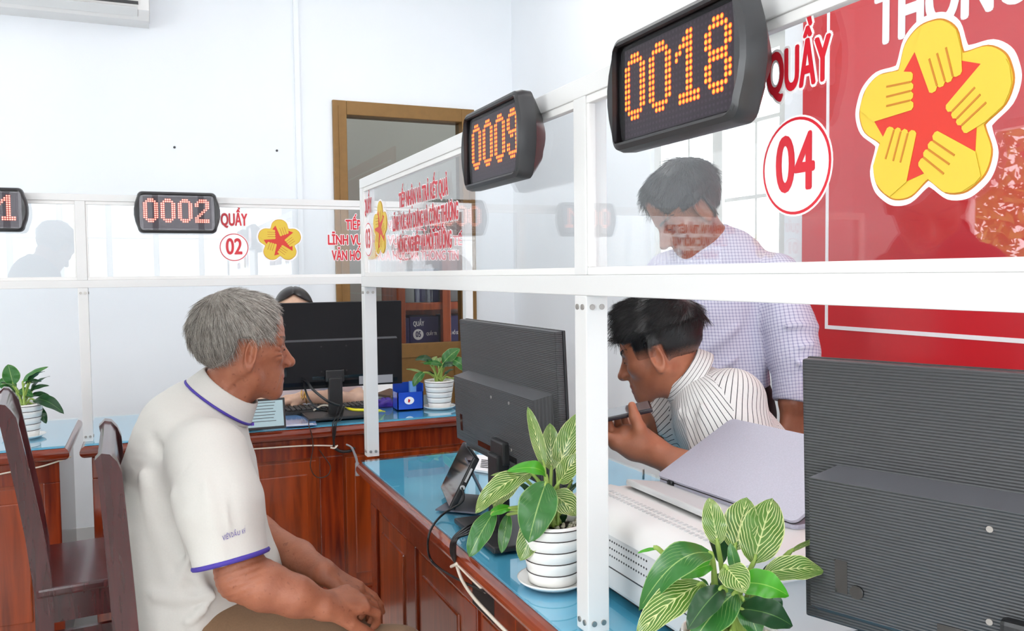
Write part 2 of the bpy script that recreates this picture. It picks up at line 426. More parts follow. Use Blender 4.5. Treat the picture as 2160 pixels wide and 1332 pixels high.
file_box(0.850, 1.146, 0.20, 0.07, M['file_grey'], 'grey file box at the left of the upper bookcase shelf')
file_box(0.925, 1.146, 0.21, 0.07, M['file'], 'narrow navy file box beside the grey one on the upper bookcase shelf')
file_box(1.0, 1.146, 0.21, 0.08, M['file'], 'navy file box left of the middle post on the upper bookcase shelf')
file_box(1.16, 1.146, 0.20, 0.16, M['file_grey'], 'grey file box right of the middle post on the upper bookcase shelf')
put_text('lettering', 'QUẦY TR', 0.026, (0.995, YS+0.0585, 0.945), (1, 0, 0), (0, 0, 1), WHT, fb5, align='LEFT')
put_text('lettering', 'Ả HỒ SƠ', 0.026, (1.15, YS+0.0585, 0.945), (1, 0, 0), (0, 0, 1), WHT, fbr, align='LEFT')

# ------------------------------------------------------------------ red poster board on the right wall
M['poster'] = mat('red_poster', (205, 26, 36), 0.35, coat=0.3, var=0.05, vscale=2)
po = empty('poster_board', (XR, 1.1, 1.0), 'red poster board with a thin white border line on the right wall', 'poster')
PY0, PY1, PZ0, PZ1 = 0.15, 2.185, 1.005, 2.42
b = MB(); b.box((XR-0.018, PY0, PZ0), (XR-0.002, PY1, PZ1)); b.build('board', M['poster'], po)
b = MB(); b.box((XR-0.022, PY0, PZ0-0.028), (XR-0.002, PY1, PZ0)); b.build('edge_strip', M['grey_pl'], po)
b = MB(); yl = on_plane(1740, 690, 0, XR-0.019)
xx0, xx1 = XR-0.0195, XR-0.018
b.box((xx0, yl[1]-0.012, yl[2]-0.006), (xx1, yl[1], PZ1-0.1)); b.box((xx0, PY0+0.1, yl[2]-0.006), (xx1, yl[1]-0.012, yl[2]+0.006))
b.box((xx0, PY0+0.1, PZ1-0.112), (xx1, yl[1]-0.012, PZ1-0.1)); b.build('border_line', M['white_vinyl'], po)
p = on_plane(1990, 0, 0, XR-0.0195)
put_text('lettering', 'THÔNG BÁO', 0.21, (XR-0.0195, p[1]-0.16, p[2]+0.0), (0, -1, 0), (0, 0, 1), M['white_vinyl'], po, sx=0.62, bold=0.03)

# ------------------------------------------------------------------ air conditioner
ac = empty('air_conditioner', (-1.1, YB-0.1, 2.62), 'white wall air conditioner at the top left above the partition', 'air conditioner')
acx1 = on_plane(314, 20, 1, YB-0.2)[0]; acx0 = acx1-0.86; zb = on_plane(250, 30, 1, YB-0.2)[2]
b = MB(); prof = [(0, 0.0), (-0.15, -0.005), (-0.205, 0.03), (-0.225, 0.1), (-0.222, 0.25), (-0.2, 0.285), (0, 0.29)]
b.prism([(y, z) for y, z in prof], (acx0, YB, zb), (0, 1, 0), (0, 0, 1), (1, 0, 0), acx1-acx0); o = b.build('housing', M['white_pl'], ac)
b = MB(); b.obox(((acx0+acx1)/2, YB-0.196, zb+0.022), (acx1-acx0-0.1, 0.052, 0.007), [[1, 0, 0], [0, 0.83, 0.55], [0, -0.55, 0.83]], bev=0.002); b.build('louver', M['alu'], ac)
b = MB(); b.box((acx0+0.045, YB-0.226, zb+0.05), (acx1-0.045, YB-0.20, zb+0.062)); b.build('air_slot', M['darkgrey'], ac)
b = MB(); b.box((acx1-0.03, YB-0.16, zb+0.02), (acx1+0.004, YB-0.02, zb+0.27)); b.build('end_cap', M['alu'], ac)
# ceiling panel housings
for i, (x, y) in enumerate(PANELS):
    l = empty('ceiling_light', (x, y, CEIL-0.03), 'square edged white ceiling light panel over the counters', 'ceiling light', 'ceiling light panels')
    b = MB(); b.box((x-0.31, y-0.61, CEIL-0.03), (x+0.31, y+0.61, CEIL), bev=0.004); b.build('housing', M['alu'], l)

# green tree outside the left window (it shows in the reflections on the glass)
M['tree_leaf'] = mat('tree_leaves', (128, 156, 58), 0.6, var=0.4, vscale=2)
M['bark'] = mat('tree_bark', (96, 78, 60), 0.9)
tr_ = empty('tree', (-6.2, 4.2, 0), 'green leafy tree outside the left window, seen only as a reflection in the right glass', 'tree')
b = MB(); b.tube(spline([(-6.2, 4.2, -0.05), (-6.15, 4.25, 0.9), (-6.25, 4.15, 1.9)], 5), [0.13]*6+[0.08]*5, 10)
for dx, dy, dz in ((0.5, 0.4, 1.0), (-0.4, -0.6, 0.9), (0.2, -0.7, 0.7), (-0.5, 0.5, 1.1)): b.tube([(-6.2, 4.2, 1.2), (-6.2+dx, 4.2+dy, 1.3+dz)], [0.06, 0.02], 7)
b.build('trunk', M['bark'], tr_)
rng = np.random.RandomState(3); b = MB()
for i in range(3600):
    d = rng.randn(3); d /= np.linalg.norm(d); r = rng.rand()**0.4; c = np.array([-6.2, 4.3, 1.75])+d*r*np.array([0.9, 1.5, 0.95])
    a = rng.randn(3); a /= np.linalg.norm(a); q = np.cross(a, rng.randn(3)); q /= np.linalg.norm(q); s_ = 0.045+0.04*rng.rand()
    b.add([c-a*s_, c+q*s_*0.4, c+a*s_, c-q*s_*0.4], [(0, 1, 2, 3)])
b.build('foliage', M['tree_leaf'], tr_)

# ------------------------------------------------------------------ LED number displays
DIG = {
'0': ["..###..", ".#####.", "##...##"] + ["##...##"]*7 + [".#####.", "..###.."],
'1': ["...##..", "..###..", ".####..", "##.##..", "#..##.."] + ["...##.."]*5 + [".######", ".######"],
'2': ["..####.", ".######", "##...##", "##...##", ".....##", "....##.", "...##..", "..##...", ".##....", "##.....", "#######", "#######"],
'8': ["..###..", ".#####.", "##...##", "##...##", "##...##", ".#####.", ".#####.", "##...##", "##...##", "##...##", ".#####.", "..###.."],
'9': ["..###..", ".#####.", "##...##", "##...##", "##...##", ".######", "..##.##", ".....##", "##...##", "##...##", ".#####.", "..###.."],
}
M['led'] = emis('lit_led', (255, 74, 16), 2.2)
M['led_core'] = emis('lit_led_core', (255, 200, 64), 1.7)
M['led_core_pale'] = emis('lit_led_core_pale', (255, 232, 206), 1.5)
M['led_off'] = mat('unlit_led', (96, 86, 96), 0.4)
M['led_board'] = mat('led_board', (72, 64, 72), 0.35)  # grey raised to carry the haze of the room reflected in the window
M['led_case'] = mat('display_case', (44, 44, 46), 0.36, bump=0.03, bscale=500)
M['led_pane'] = glass_mat('display_window', (0.80, 0.78, 0.80), 0.32)
def led_display(label, num, o, ex, ez, core_mat='led_core'):
    """o = centre of the back face; ex runs left to right seen from the front, ez points to the viewer"""
    root = empty('number_display', o, label, 'number display', 'LED queue displays on the partitions')
    Wd, Hd, D = 0.286, 0.146, 0.06; ex = np.array(ex, float); ez = np.array(ez, float); ey = np.array([0, 0, 1.0]); o = np.array(o, float)
    def outline(k, bul):
        w, h = Wd/2-k, Hd/2-k; r = 0.018; pts = []
        for sx, sy, a0 in ((1, 1, 0), (-1, 1, 90), (-1, -1, 180), (1, -1, 270)):
            for a in range(0, 91, 15):
                t = math.radians(a0+a); pts.append((sx*(w-r-bul)+r*math.cos(t), sy*(h-r)+r*math.sin(t)))
            if sx == -1 and sy == 1:
                for q in (0.6, 0.2, -0.2, -0.6): pts.append((-w+bul*abs(q)**2, q*(h-r)))
        for q in (-0.6, -0.2, 0.2, 0.6): pts.append((w-bul*abs(q)**2, q*(h-r)))
        return pts
    def ring(k, bul, z): return [o+x*ex+y*ey+z*ez for x, y in outline(k, bul)]
    b = MB(); secs = [(0.03, 0.010, 0.0), (0.012, 0.012, 0.018), (0.001, 0.012, 0.030), (0.0, 0.012, 0.046), (0.0025, 0.012, 0.056), (0.008, 0.012, 0.060)]
    n = len(outline(0, 0.01)); vs = []
    for s in secs: vs += ring(*s)
    fs = [(i*n+j, i*n+(j+1) % n, (i+1)*n+(j+1) % n, (i+1)*n+j) for i in range(len(secs)-1) for j in range(n)] + [tuple(range(n))[::-1]]
    b.add(vs, fs)
    # rim: from the front edge in to the rectangular window and back down to the board
    win = []; ww, wh = Wd/2-0.019, Hd/2-0.0115
    for x, y in outline(0.008, 0.012):
        s = max(abs(x)/ww, abs(y)/wh); win.append((x/s, y/s) if s > 0 else (x, y))
    vs = ring(0.008, 0.012, 0.060) + [o+x*ex+y*ey+0.0585*ez for x, y in win] + [o+x*ex+y*ey+0.051*ez for x, y in win]
    b.add(vs, [(i*n+j, i*n+(j+1) % n, (i+1)*n+(j+1) % n, (i+1)*n+j) for i in range(2) for j in range(n)])
    b.build('case', M['led_case'], root, smooth=32)
    R = np.array([ex, ey, ez]).T
    def slab(B, cx, cy, w, h, z0, z1, mi=0): B.obox(o+cx*ex+cy*ey+(z0+z1)/2*ez, (w, h, z1-z0), R, mi)
    b = MB(); slab(b, 0, 0, 2*ww, 2*wh, 0.040, 0.044); b.build('back_board', M['black_gloss'], root)
    p = 0.00705; b = MB(); slab(b, 0.0, 0.0, 32*p, 16*p, 0.044, 0.0462); board = b.build('led_matrix', M['led_board'], root)
    on = MB(); off = MB(); core = MB()
    def dot(B, x, y, r, z, n):
        B.add([o+(x+r*math.cos(2*PI*i/n))*ex+(y+r*math.sin(2*PI*i/n))*ey+z*ez for i in range(n)], [tuple(range(n))])
    lit = set()
    for k, ch in enumerate(num):
        for r, row in enumerate(DIG[ch]):
            for c, q in enumerate(row):
                if q == '#': lit.add((k*8+c, r+1))
    for c in range(32):
        for r in range(16):
            x = (c-15.5)*p; y = (7.5-r)*p
            if (c, r) in lit: dot(on, x, y, p*0.47, 0.0466, 10); dot(core, x, y, p*0.35, 0.0468, 8)
            else: dot(off, x, y, p*0.26, 0.0466, 6)
    off.build('unlit_dots', M['led_off'], board); on.build('lit_digits', M['led'], board); core.build('lit_cores', M[core_mat], board)
    b = MB(); slab(b, 0, 0, 2*ww, 2*wh, 0.0515, 0.053); b.build('window', M['led_pane'], root)
    return root

# ------------------------------------------------------------------ signs on the glass
def star_pts(R, r, n=5, a0=PI/2):
    return [((R if i % 2 == 0 else r)*math.cos(a0+PI*i/n), (R if i % 2 == 0 else r)*math.sin(a0+PI*i/n)) for i in range(2*n)]
def smooth_poly(pts, n=5):
    P2 = [np.array(p, float) for p in pts]; out = []; k = len(P2)
    for i in range(k):
        p0, p1, p2, p3 = P2[i-1], P2[i], P2[(i+1) % k], P2[(i+2) % k]
        for j in range(n):
            t = j/n; out.append(tuple(0.5*((2*p1)+(-p0+p2)*t+(2*p0-5*p1+4*p2-p3)*t*t+(-p0+3*p1-3*p2+p3)*t**3)))
    return out
def emblem(parent, o, ex, ez, s):
    """five yellow hands closing round a red star; s = radius"""
    ex = np.array(ex, float); ey = np.array([0, 0, 1.0]); ez = np.array(ez, float); o = np.array(o, float)
    rot = lambda p, a: (p[0]*math.cos(a)-p[1]*math.sin(a), p[0]*math.sin(a)+p[1]*math.cos(a))
    def flower(k):
        pts = []
        for i in range(5):
            a = 2*PI*i/5
            for q in ((-0.40, 0.60), (-0.33, 0.83), (-0.17, 0.97), (0.0, 1.0), (0.17, 0.97), (0.33, 0.83), (0.40, 0.60)):
                r = math.hypot(*q); qq = (q[0]*(r+k)/r, q[1]*(r+k)/r); pts.append(rot(qq, -a))
        return smooth_poly(pts, 4)
    m = empty('emblem', o, None, None); m.parent = parent; m.matrix_parent_inverse = wmat(parent).inverted()
    def sheet(name, poly, z, mt, t=0.0004):
        b = MB(); b.prism([(x*s, y*s) for x, y in poly], o+z*ez, ex, ey, ez, t); return b.build(name, mt, m)
    sheet('white_outline', flower(0.085), 0.0005, M['white_vinyl'])
    sheet('orange_outline', flower(0.018), 0.0010, M['emblem_line'])
    sheet('yellow_ground', flower(0.0), 0.0015, M['yellow'])
    sheet('red_star', star_pts(0.755, 0.60, 5, math.radians(104)), 0.0020, M['orange_red'])
    hand = [(-0.19, 0.735), (0.015, 0.235), (0.05, 0.222), (0.095, 0.235), (0.115, 0.285), (0.145, 0.262), (0.19, 0.268), (0.215, 0.315), (0.245, 0.292), (0.285, 0.30), (0.31, 0.345), (0.345, 0.332), (0.395, 0.345), (0.415, 0.375),
            (0.40, 0.60), (0.335, 0.828), (0.25, 0.915), (0.17, 0.968), (0.0, 0.998), (-0.09, 0.985)]
    for i in range(5):
        a = -2*PI*i/5; sheet('yellow_hand', [rot(p, a) for p in hand], 0.0026, M['yellow'])
    b = MB()
    for i in range(5):
        a = -2*PI*i/5
        for x0, y0, x1, y1 in ((0.115, 0.285, 0.01, 0.60), (0.215, 0.315, 0.11, 0.635), (0.31, 0.345, 0.22, 0.67)):
            d = np.array([x1-x0, y1-y0]); d /= np.linalg.norm(d); nn = np.array([-d[1], d[0]])*0.011
            q = [(x0-nn[0], y0-nn[1]), (x1-nn[0], y1-nn[1]), (x1+nn[0], y1+nn[1]), (x0+nn[0], y0+nn[1])]
            b.prism([tuple(s*np.array(rot(p, a))) for p in q], o+0.0031*ez, ex, ey, ez, 0.0003)
    b.build('finger_lines', M['emblem_line'], m)
def counter_sign(parent, plane, u0, sgn, num, lines, lu, lw, ds):
    """plane(u, z) gives points on the glass; u0 is the emblem centre"""
    ex, ez = plane('ex'), plane('ez')
    def lettered(name, body, size, u, z, width, sx=0.62):
        put_text(name, body, size, plane(u, z, 0.0016), ex, (0, 0, 1), M['red'], parent, sx=sx, bold=0.026, width=width)
        w0 = text_mesh(body, size, sx, 0.026, 0.0); xs = [v.co.x for v in w0.vertices]; f = width/(max(xs)-min(xs)); bpy.data.meshes.remove(w0)
        me = text_mesh(body, size, sx, 0.07)     # white margin round every letter
        for v in me.vertices: v.co.x *= f
        me.transform(frame_mat(plane(u, z, 0.0007), ex, (0, 0, 1))); me.name = name+'_outline'; link(name+'_outline', me, parent, M['white_vinyl'])
    lettered('counter_word', 'QUẦY', 0.062, u0-(0.163-ds)*sgn, 1.527, 0.094)
    b = MB(); c = [(math.cos(2*PI*i/48), math.sin(2*PI*i/48)) for i in range(48)]; uc = u0-(0.165-ds)*sgn
    b.prism([(x*0.0525, y*0.0525) for x, y in c], plane(uc, 1.4275, 0.0004), ex, (0, 0, 1), ez, 0.0003, 0)
    b.prism([(x*0.0505, y*0.0505) for x, y in c], plane(uc, 1.4275, 0.0008), ex, (0, 0, 1), ez, 0.0003, 1)
    b.prism([(x*0.0475, y*0.0475) for x, y in c], plane(uc, 1.4275, 0.0012), ex, (0, 0, 1), ez, 0.0003, 0)
    b.build('number_disc', [M['white_vinyl'], M['red']], parent)
    put_text('number', num, 0.082, plane(uc, 1.4275, 0.0018), ex, (0, 0, 1), M['red'], parent, sx=0.7, bold=0.02, width=0.058, depth=0.0003)
    emblem(parent, plane(u0, 1.452, 0.0), ex, ez, 0.079)
    for t, z, w in zip(lines, (1.514, 1.455, 1.395), lw): lettered('sign_line', t, 0.053, u0+lu*sgn, z, w)

# ------------------------------------------------------------------ partitions
def partition(label, along, origin, length, posts, floor_posts, zt, zt2, zm1, zm2, face, zdesk=0.75):
    """along = unit vector of its run; origin = front bottom corner at the desk; face = unit vector into the depth (0.038)"""
    A = np.array(along, float); F = np.array(face, float); O = np.array(origin, float); dp = 0.038; bd = 0.012
    root = empty('counter_partition', O, label, 'partition')
    def bar(B, a0, a1, z0, z1, d0=0.0, d1=dp, bev=0.0015, mi=0):
        p = O+A*a0+F*d0; q = O+A*a1+F*d1
        B.box((p[0], p[1], z0), (q[0], q[1], z1), mi, bev)
    b = MB(); bar(b, 0, length, zt2+bd, zt); b.build('top_rail', M['alu'], root)
    b = MB(); bar(b, 0, length, zm2, zm1-bd); b.build('middle_rail', M['alu'], root)
    for (a, w) in posts:
        b = MB(); bar(b, a, a+w, zm1-bd, zt2+bd); b.build('post', M['alu'], root)
    for (a, w) in floor_posts:
        b = MB(); bar(b, a, a+w, zdesk, zm2); o = b.build('post', M['alu'], root)
        s = MB()
        for q in (0.28, 0.72):
            for zz in (zm2-0.018, zdesk+0.016):
                p = O+A*(a+w*q); n = -F
                s.tube([p+np.array([0, 0, zz])+n*0.0, p+np.array([0, 0, zz])+n*0.002], 0.0045, 10)
                e = A*(-1 if abs(A[1]) > 0.5 else 1)
                p2 = O+A*(a if abs(A[1]) > 0.5 else a+w)+F*dp*q
                s.tube([p2+np.array([0, 0, zz]), p2+np.array([0, 0, zz])+e*0.002], 0.0045, 10)
        s.build('screws', M['screw'], o)
    edges = sorted([(a, a+w) for a, w in posts]); spans = [(edges[i][1], edges[i+1][0]) for i in range(len(edges)-1)]
    for s0, s1 in spans:
        b = MB()
        bar(b, s0, s1, zt2, zt2+bd, 0.003, 0.016); bar(b, s0, s1, zm1-bd, zm1, 0.003, 0.016)
        bar(b, s0, s0+0.006, zm1, zt2, 0.003, 0.016); bar(b, s1-0.006, s1, zm1, zt2, 0.003, 0.016); b.build('glazing_bead', M['bead'], root)
        b = MB(); bar(b, s0+0.004, s1-0.004, zm1-0.004, zt2+0.004, 0.0075, 0.0120, 0); b.build('glass_pane', M['pane'], root)
    return root
# right partition, runs along Y at X = 0 .. 0.038 (counters 03 and 04)
YN0, YN1 = 1.1516, 1.1896
PR = partition('white aluminium and glass partition over counters 03 and 04, nearest the camera', (0, 1, 0), (0, -0.75, 0), 2.6307+0.75,
               [(0, 0.038), (YN0+0.75, 0.038), (2.6307+0.75-0.038, 0.038)], [(0, 0.038), (YN0+0.75, 0.038), (2.6307+0.75-0.038, 0.038)],
               1.6178, 1.5761, 1.327, 1.2834, (1, 0, 0))
# left partition, runs along X at Y = 3.281 .. 3.319 (counters 01 and 02)
XLP = -0.837; XL0 = -2.75
PL = partition('white aluminium and glass partition over counters 01 and 02, across the back', (1, 0, 0), (XL0, 3.281, 0), 0.62-XL0,
               [(0, 0.032), (XLP-XL0, 0.032), (0.62-XL0-0.032, 0.032)], [(0, 0.032), (XLP-XL0, 0.032), (0.62-XL0-0.032, 0.032)],
               1.6099, 1.574, 1.3246, 1.286, (0, 1, 0))
def plane_right(u, z=None, d=0.0):
    if u == 'ex': return np.array([0, -1.0, 0])
    if u == 'ez': return np.array([-1.0, 0, 0])
    return np.array([0.0075-d, u, z])
def plane_left(u, z=None, d=0.0):
    if u == 'ex': return np.array([1.0, 0, 0])
    if u == 'ez': return np.array([0, -1.0, 0])
    return np.array([u, 3.2885-d, z])
e4 = on_plane(1963, 190, 0, 0.0075); e3 = on_plane(803, 474, 0, 0.0075); e2 = on_plane(590, 503, 1, 3.2885)
T3 = ['TIẾP NHẬN VÀ TRẢ KẾT QUẢ', 'LĨNH VỰC XÂY DỰNG VÀ CÔNG THƯƠNG', 'NÔNG NGHIỆP VÀ MÔI TRƯỜNG']
counter_sign(PR, plane_right, e4[1], -1, '04', ['TIẾP NHẬN VÀ TRẢ KẾT QUẢ', 'LĨNH VỰC TƯ PHÁP', 'HỘ TỊCH'], 0.42, (0.40, 0.34, 0.2), 0)
counter_sign(PR, plane_right, e3[1], -1, '03', T3, 0.400, (0.40, 0.53, 0.44), 0.018)
counter_sign(PL, plane_left, e2[0], 1, '02', ['TIẾP NHẬN VÀ TRẢ KẾT QUẢ', 'LĨNH VỰC NỘI VỤ, GIÁO DỤC, Y TẾ', 'VĂN HÓA, KHOA HỌC VÀ THÔNG TIN'], 0.455, (0.41, 0.55, 0.52), 0)
counter_sign(PL, plane_left, -2.12, 1, '01', ['TIẾP NHẬN VÀ TRẢ KẾT QUẢ', 'LĨNH VỰC NỘI VỤ', 'HÀNH CHÍNH'], 0.38, (0.40, 0.3, 0.2), 0)
c2 = on_plane(374, 451, 1, 3.281); c1 = on_plane(-40, 444, 1, 3.281)
led_display('black LED display reading 0002 on the back partition', '0002', (c2[0], 3.281, c2[2]), (1, 0, 0), (0, -1, 0), 'led_core_pale')
led_display('black LED display ending in 1, cut off by the left picture edge', '0001', (c1[0], 3.281, c1[2]), (1, 0, 0), (0, -1, 0), 'led_core_pale')
f3a, f3b = on_plane(978, 330, 0, -0.06)[1], on_plane(1086, 300, 0, -0.06)[1]
f4a, f4b = on_plane(1293, 200, 0, -0.06)[1], on_plane(1540, 150, 0, -0.06)[1]
print('disp', f3a, f3b, f4a, f4b, c2, c1)
led_display('black LED display reading 0009 on the near partition, the farther of its two', '0009', (0.0, (f3a+f3b)/2, 1.548), (0, -1, 0), (-1, 0, 0))
led_display('large near black LED display reading 0018 on the partition', '0018', (0.0, (f4a+f4b)/2, 1.546), (0, -1, 0), (-1, 0, 0))

# ------------------------------------------------------------------ counter desks
def desk(label, x0, x1, y0, y1, front, panels, z=0.75, notch=None):
    """front = 'y' (front face looks to -Y) or 'x' (front face looks to -X); panels = list of (from, to) along the front"""
    root = empty('counter_desk', ((x0+x1)/2, (y0+y1)/2, 0), label, 'counter desk', 'varnished counter desks')
    zt = z-0.006; ov = 0.035
    body = MB(); by = 0.03
    if front == 'y':
        body.box((x0+ov, y0+ov+0.012, 0), (x1-ov, y0+ov+0.06, zt-0.045))
        for q in (x0+ov, x1-ov-0.03): body.box((q, y0+ov+0.06, 0), (q+0.03, y1-0.03, zt-0.045))
    else:
        body.box((x0+ov+0.012, y0+ov, 0), (x0+ov+0.06, y1-ov, zt-0.045))
        for q in (y0+ov, y1-ov-0.03): body.box((x0+ov+0.06, q, 0), (x1-0.03, q+0.03, zt-0.045))
    body.build('carcass', M['desk'], root)
    # top board with a rounded nosing all round
    top = MB(); n = 10; lvl = [(math.cos(a), math.sin(a)) for a in np.linspace(-PI/2, PI/2, n)]; vs = []
    h = 0.042; r = h/2
    for c, s in lvl:
        k = r-r*c; vs += [(x0+k, y0+k, zt-r+r*s), (x1-k, y0+k, zt-r+r*s), (x1-k, y1-k, zt-r+r*s), (x0+k, y1-k, zt-r+r*s)]
    fs = [(i*4+j, i*4+(j+1) % 4, (i+1)*4+(j+1) % 4, (i+1)*4+j) for i in range(n-1) for j in range(4)] + [(3, 2, 1, 0), tuple(range(4*n-4, 4*n))]
    top.add(vs, fs); top.build('worktop', M['desk_y' if front == 'x' else 'desk_h'], root)
    g = MB(); gi = 0.016; g.box((x0+gi, y0+gi, zt), (x1-gi, y1-gi, z-0.003), 0); g.build('blue_sheet', M['blue'], root)
    g = MB(); g.box((x0+gi-0.004, y0+gi-0.004, z-0.003), (x1-gi+0.004, y1-gi+0.004, z+0.002), 0, 0.0012)
    g.build('glass_top', M['desk_glass'], root)
    # frame and raised panels of the front
    a0, a1 = (x0+ov, x1-ov) if front == 'y' else (y0+ov, y1-ov); fz = zt-0.045
    f0 = (y0 if front == 'y' else x0)+ov
    def bx(B, p, q, z0, z1, d0, d1, bev=0.003, mi=0):
        if front == 'y': B.box((p, f0+d0, z0), (q, f0+d1, z1), mi, bev)
        else: B.box((f0+d0, p, z0), (f0+d1, q, z1), mi, bev)
    fr = MB(); bx(fr, a0, a1, fz-0.075, fz, 0, 0.014); bx(fr, a0, a1, 0, 0.09, 0, 0.014)
    cur = a0
    for p, q in panels:
        bx(fr, cur, p, 0.09, fz-0.075, 0, 0.014); cur = q
    bx(fr, cur, a1, 0.09, fz-0.075, 0, 0.014); fr.build('front_frame', M['desk'], root)
    for p, q in panels:
        pn = MB(); bx(pn, p, q, 0.09, fz-0.075, 0.010, 0.02, 0); bx(pn, p+0.012, q-0.012, 0.102, fz-0.087, 0.007, 0.012, 0.002)
        w = min(0.045, (q-p)*0.2); bx(pn, p+w, q-w, 0.09+0.06, fz-0.075-0.06, 0.002, 0.012, 0.005); pn.build('front_panel', M['panel'], root)
    if notch:
        nb = MB(); bx(nb, notch[0], notch[1], fz-0.07, fz-0.01, -0.001, 0.013, 0.0); nb.build('cable_notch', M['black'], root)
    return root
M['panel'] = wood('orange_brown_panel', (104, 36, 6), (166, 68, 18), 3.5, 0.28, 2)
M['desk_glass'] = glass_mat('desk_glass', (0.93, 0.98, 0.98), 1.25)
D2 = desk('reddish wooden counter desk with blue glass top behind the old man, counter 02', -0.845, 0.625, 3.211, 3.87, 'y', [(-0.74, -0.03), (0.06, 0.55)])
D1 = desk('reddish wooden counter desk with blue glass top at the left edge, counter 01', -2.36, -0.875, 3.211, 3.87, 'y', [(-2.2, -1.75), (-1.68, -1.3), (-1.2, -0.96)])
D3 = desk('reddish wooden counter desk with blue glass top in the middle, counter 03', -0.045, 0.68, 0.93, 2.56, 'x', [(1.0, 1.20), (1.29, 1.62), (1.70, 2.06), (2.14, 2.46)], notch=(1.52, 1.64))
D4 = desk('reddish wooden counter desk under the nearest monitor, counter 04', -0.045, 0.68, -0.72, 0.91, 'x', [(-0.6, -0.25), (-0.18, 0.2), (0.28, 0.8)])

# ------------------------------------------------------------------ monitors
def ribbed(name, c, pitch, rough=0.5, strength=0.6, axis='Z'):
    m, N, L, b = _new(name)
    b.inputs['Base Color'].default_value = (*lin(c), 1); b.inputs['Roughness'].default_value = rough
    tc = N.new('ShaderNodeTexCoord'); w = N.new('ShaderNodeTexWave'); w.bands_direction = axis
    w.inputs['Scale'].default_value = 0.314/pitch; w.inputs['Distortion'].default_value = 0.0
    L.new(tc.outputs['Object'], w.inputs['Vector'])
    r = N.new('ShaderNodeValToRGB'); k = lin(c)
    r.color_ramp.elements[0].color = (*[v*0.62 for v in k], 1); r.color_ramp.elements[1].color = (*[min(1, v*1.3) for v in k], 1)
    L.new(w.outputs['Fac'], r.inputs[0]); L.new(r.outputs[0], b.inputs['Base Color'])
    bp = N.new('ShaderNodeBump'); bp.inputs['Strength'].default_value = strength; bp.inputs['Distance'].default_value = 0.001
    L.new(w.outputs['Fac'], bp.inputs['Height']); L.new(bp.outputs[0], b.inputs['Normal'])
    return m
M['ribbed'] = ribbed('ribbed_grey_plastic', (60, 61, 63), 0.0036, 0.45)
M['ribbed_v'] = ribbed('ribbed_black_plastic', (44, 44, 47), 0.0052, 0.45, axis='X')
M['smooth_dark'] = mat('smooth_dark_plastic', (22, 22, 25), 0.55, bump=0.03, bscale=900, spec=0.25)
M['lit_ledge'] = mat('lit_ledge_plastic', (92, 92, 96), 0.42)  # paler than the housing: the ledge's highlight is put into its colour
M['screen'] = mat('dark_screen', (12, 12, 14), 0.15, coat=0.6)
M['sticker'] = mat('silver_sticker', (150, 150, 155), 0.4)
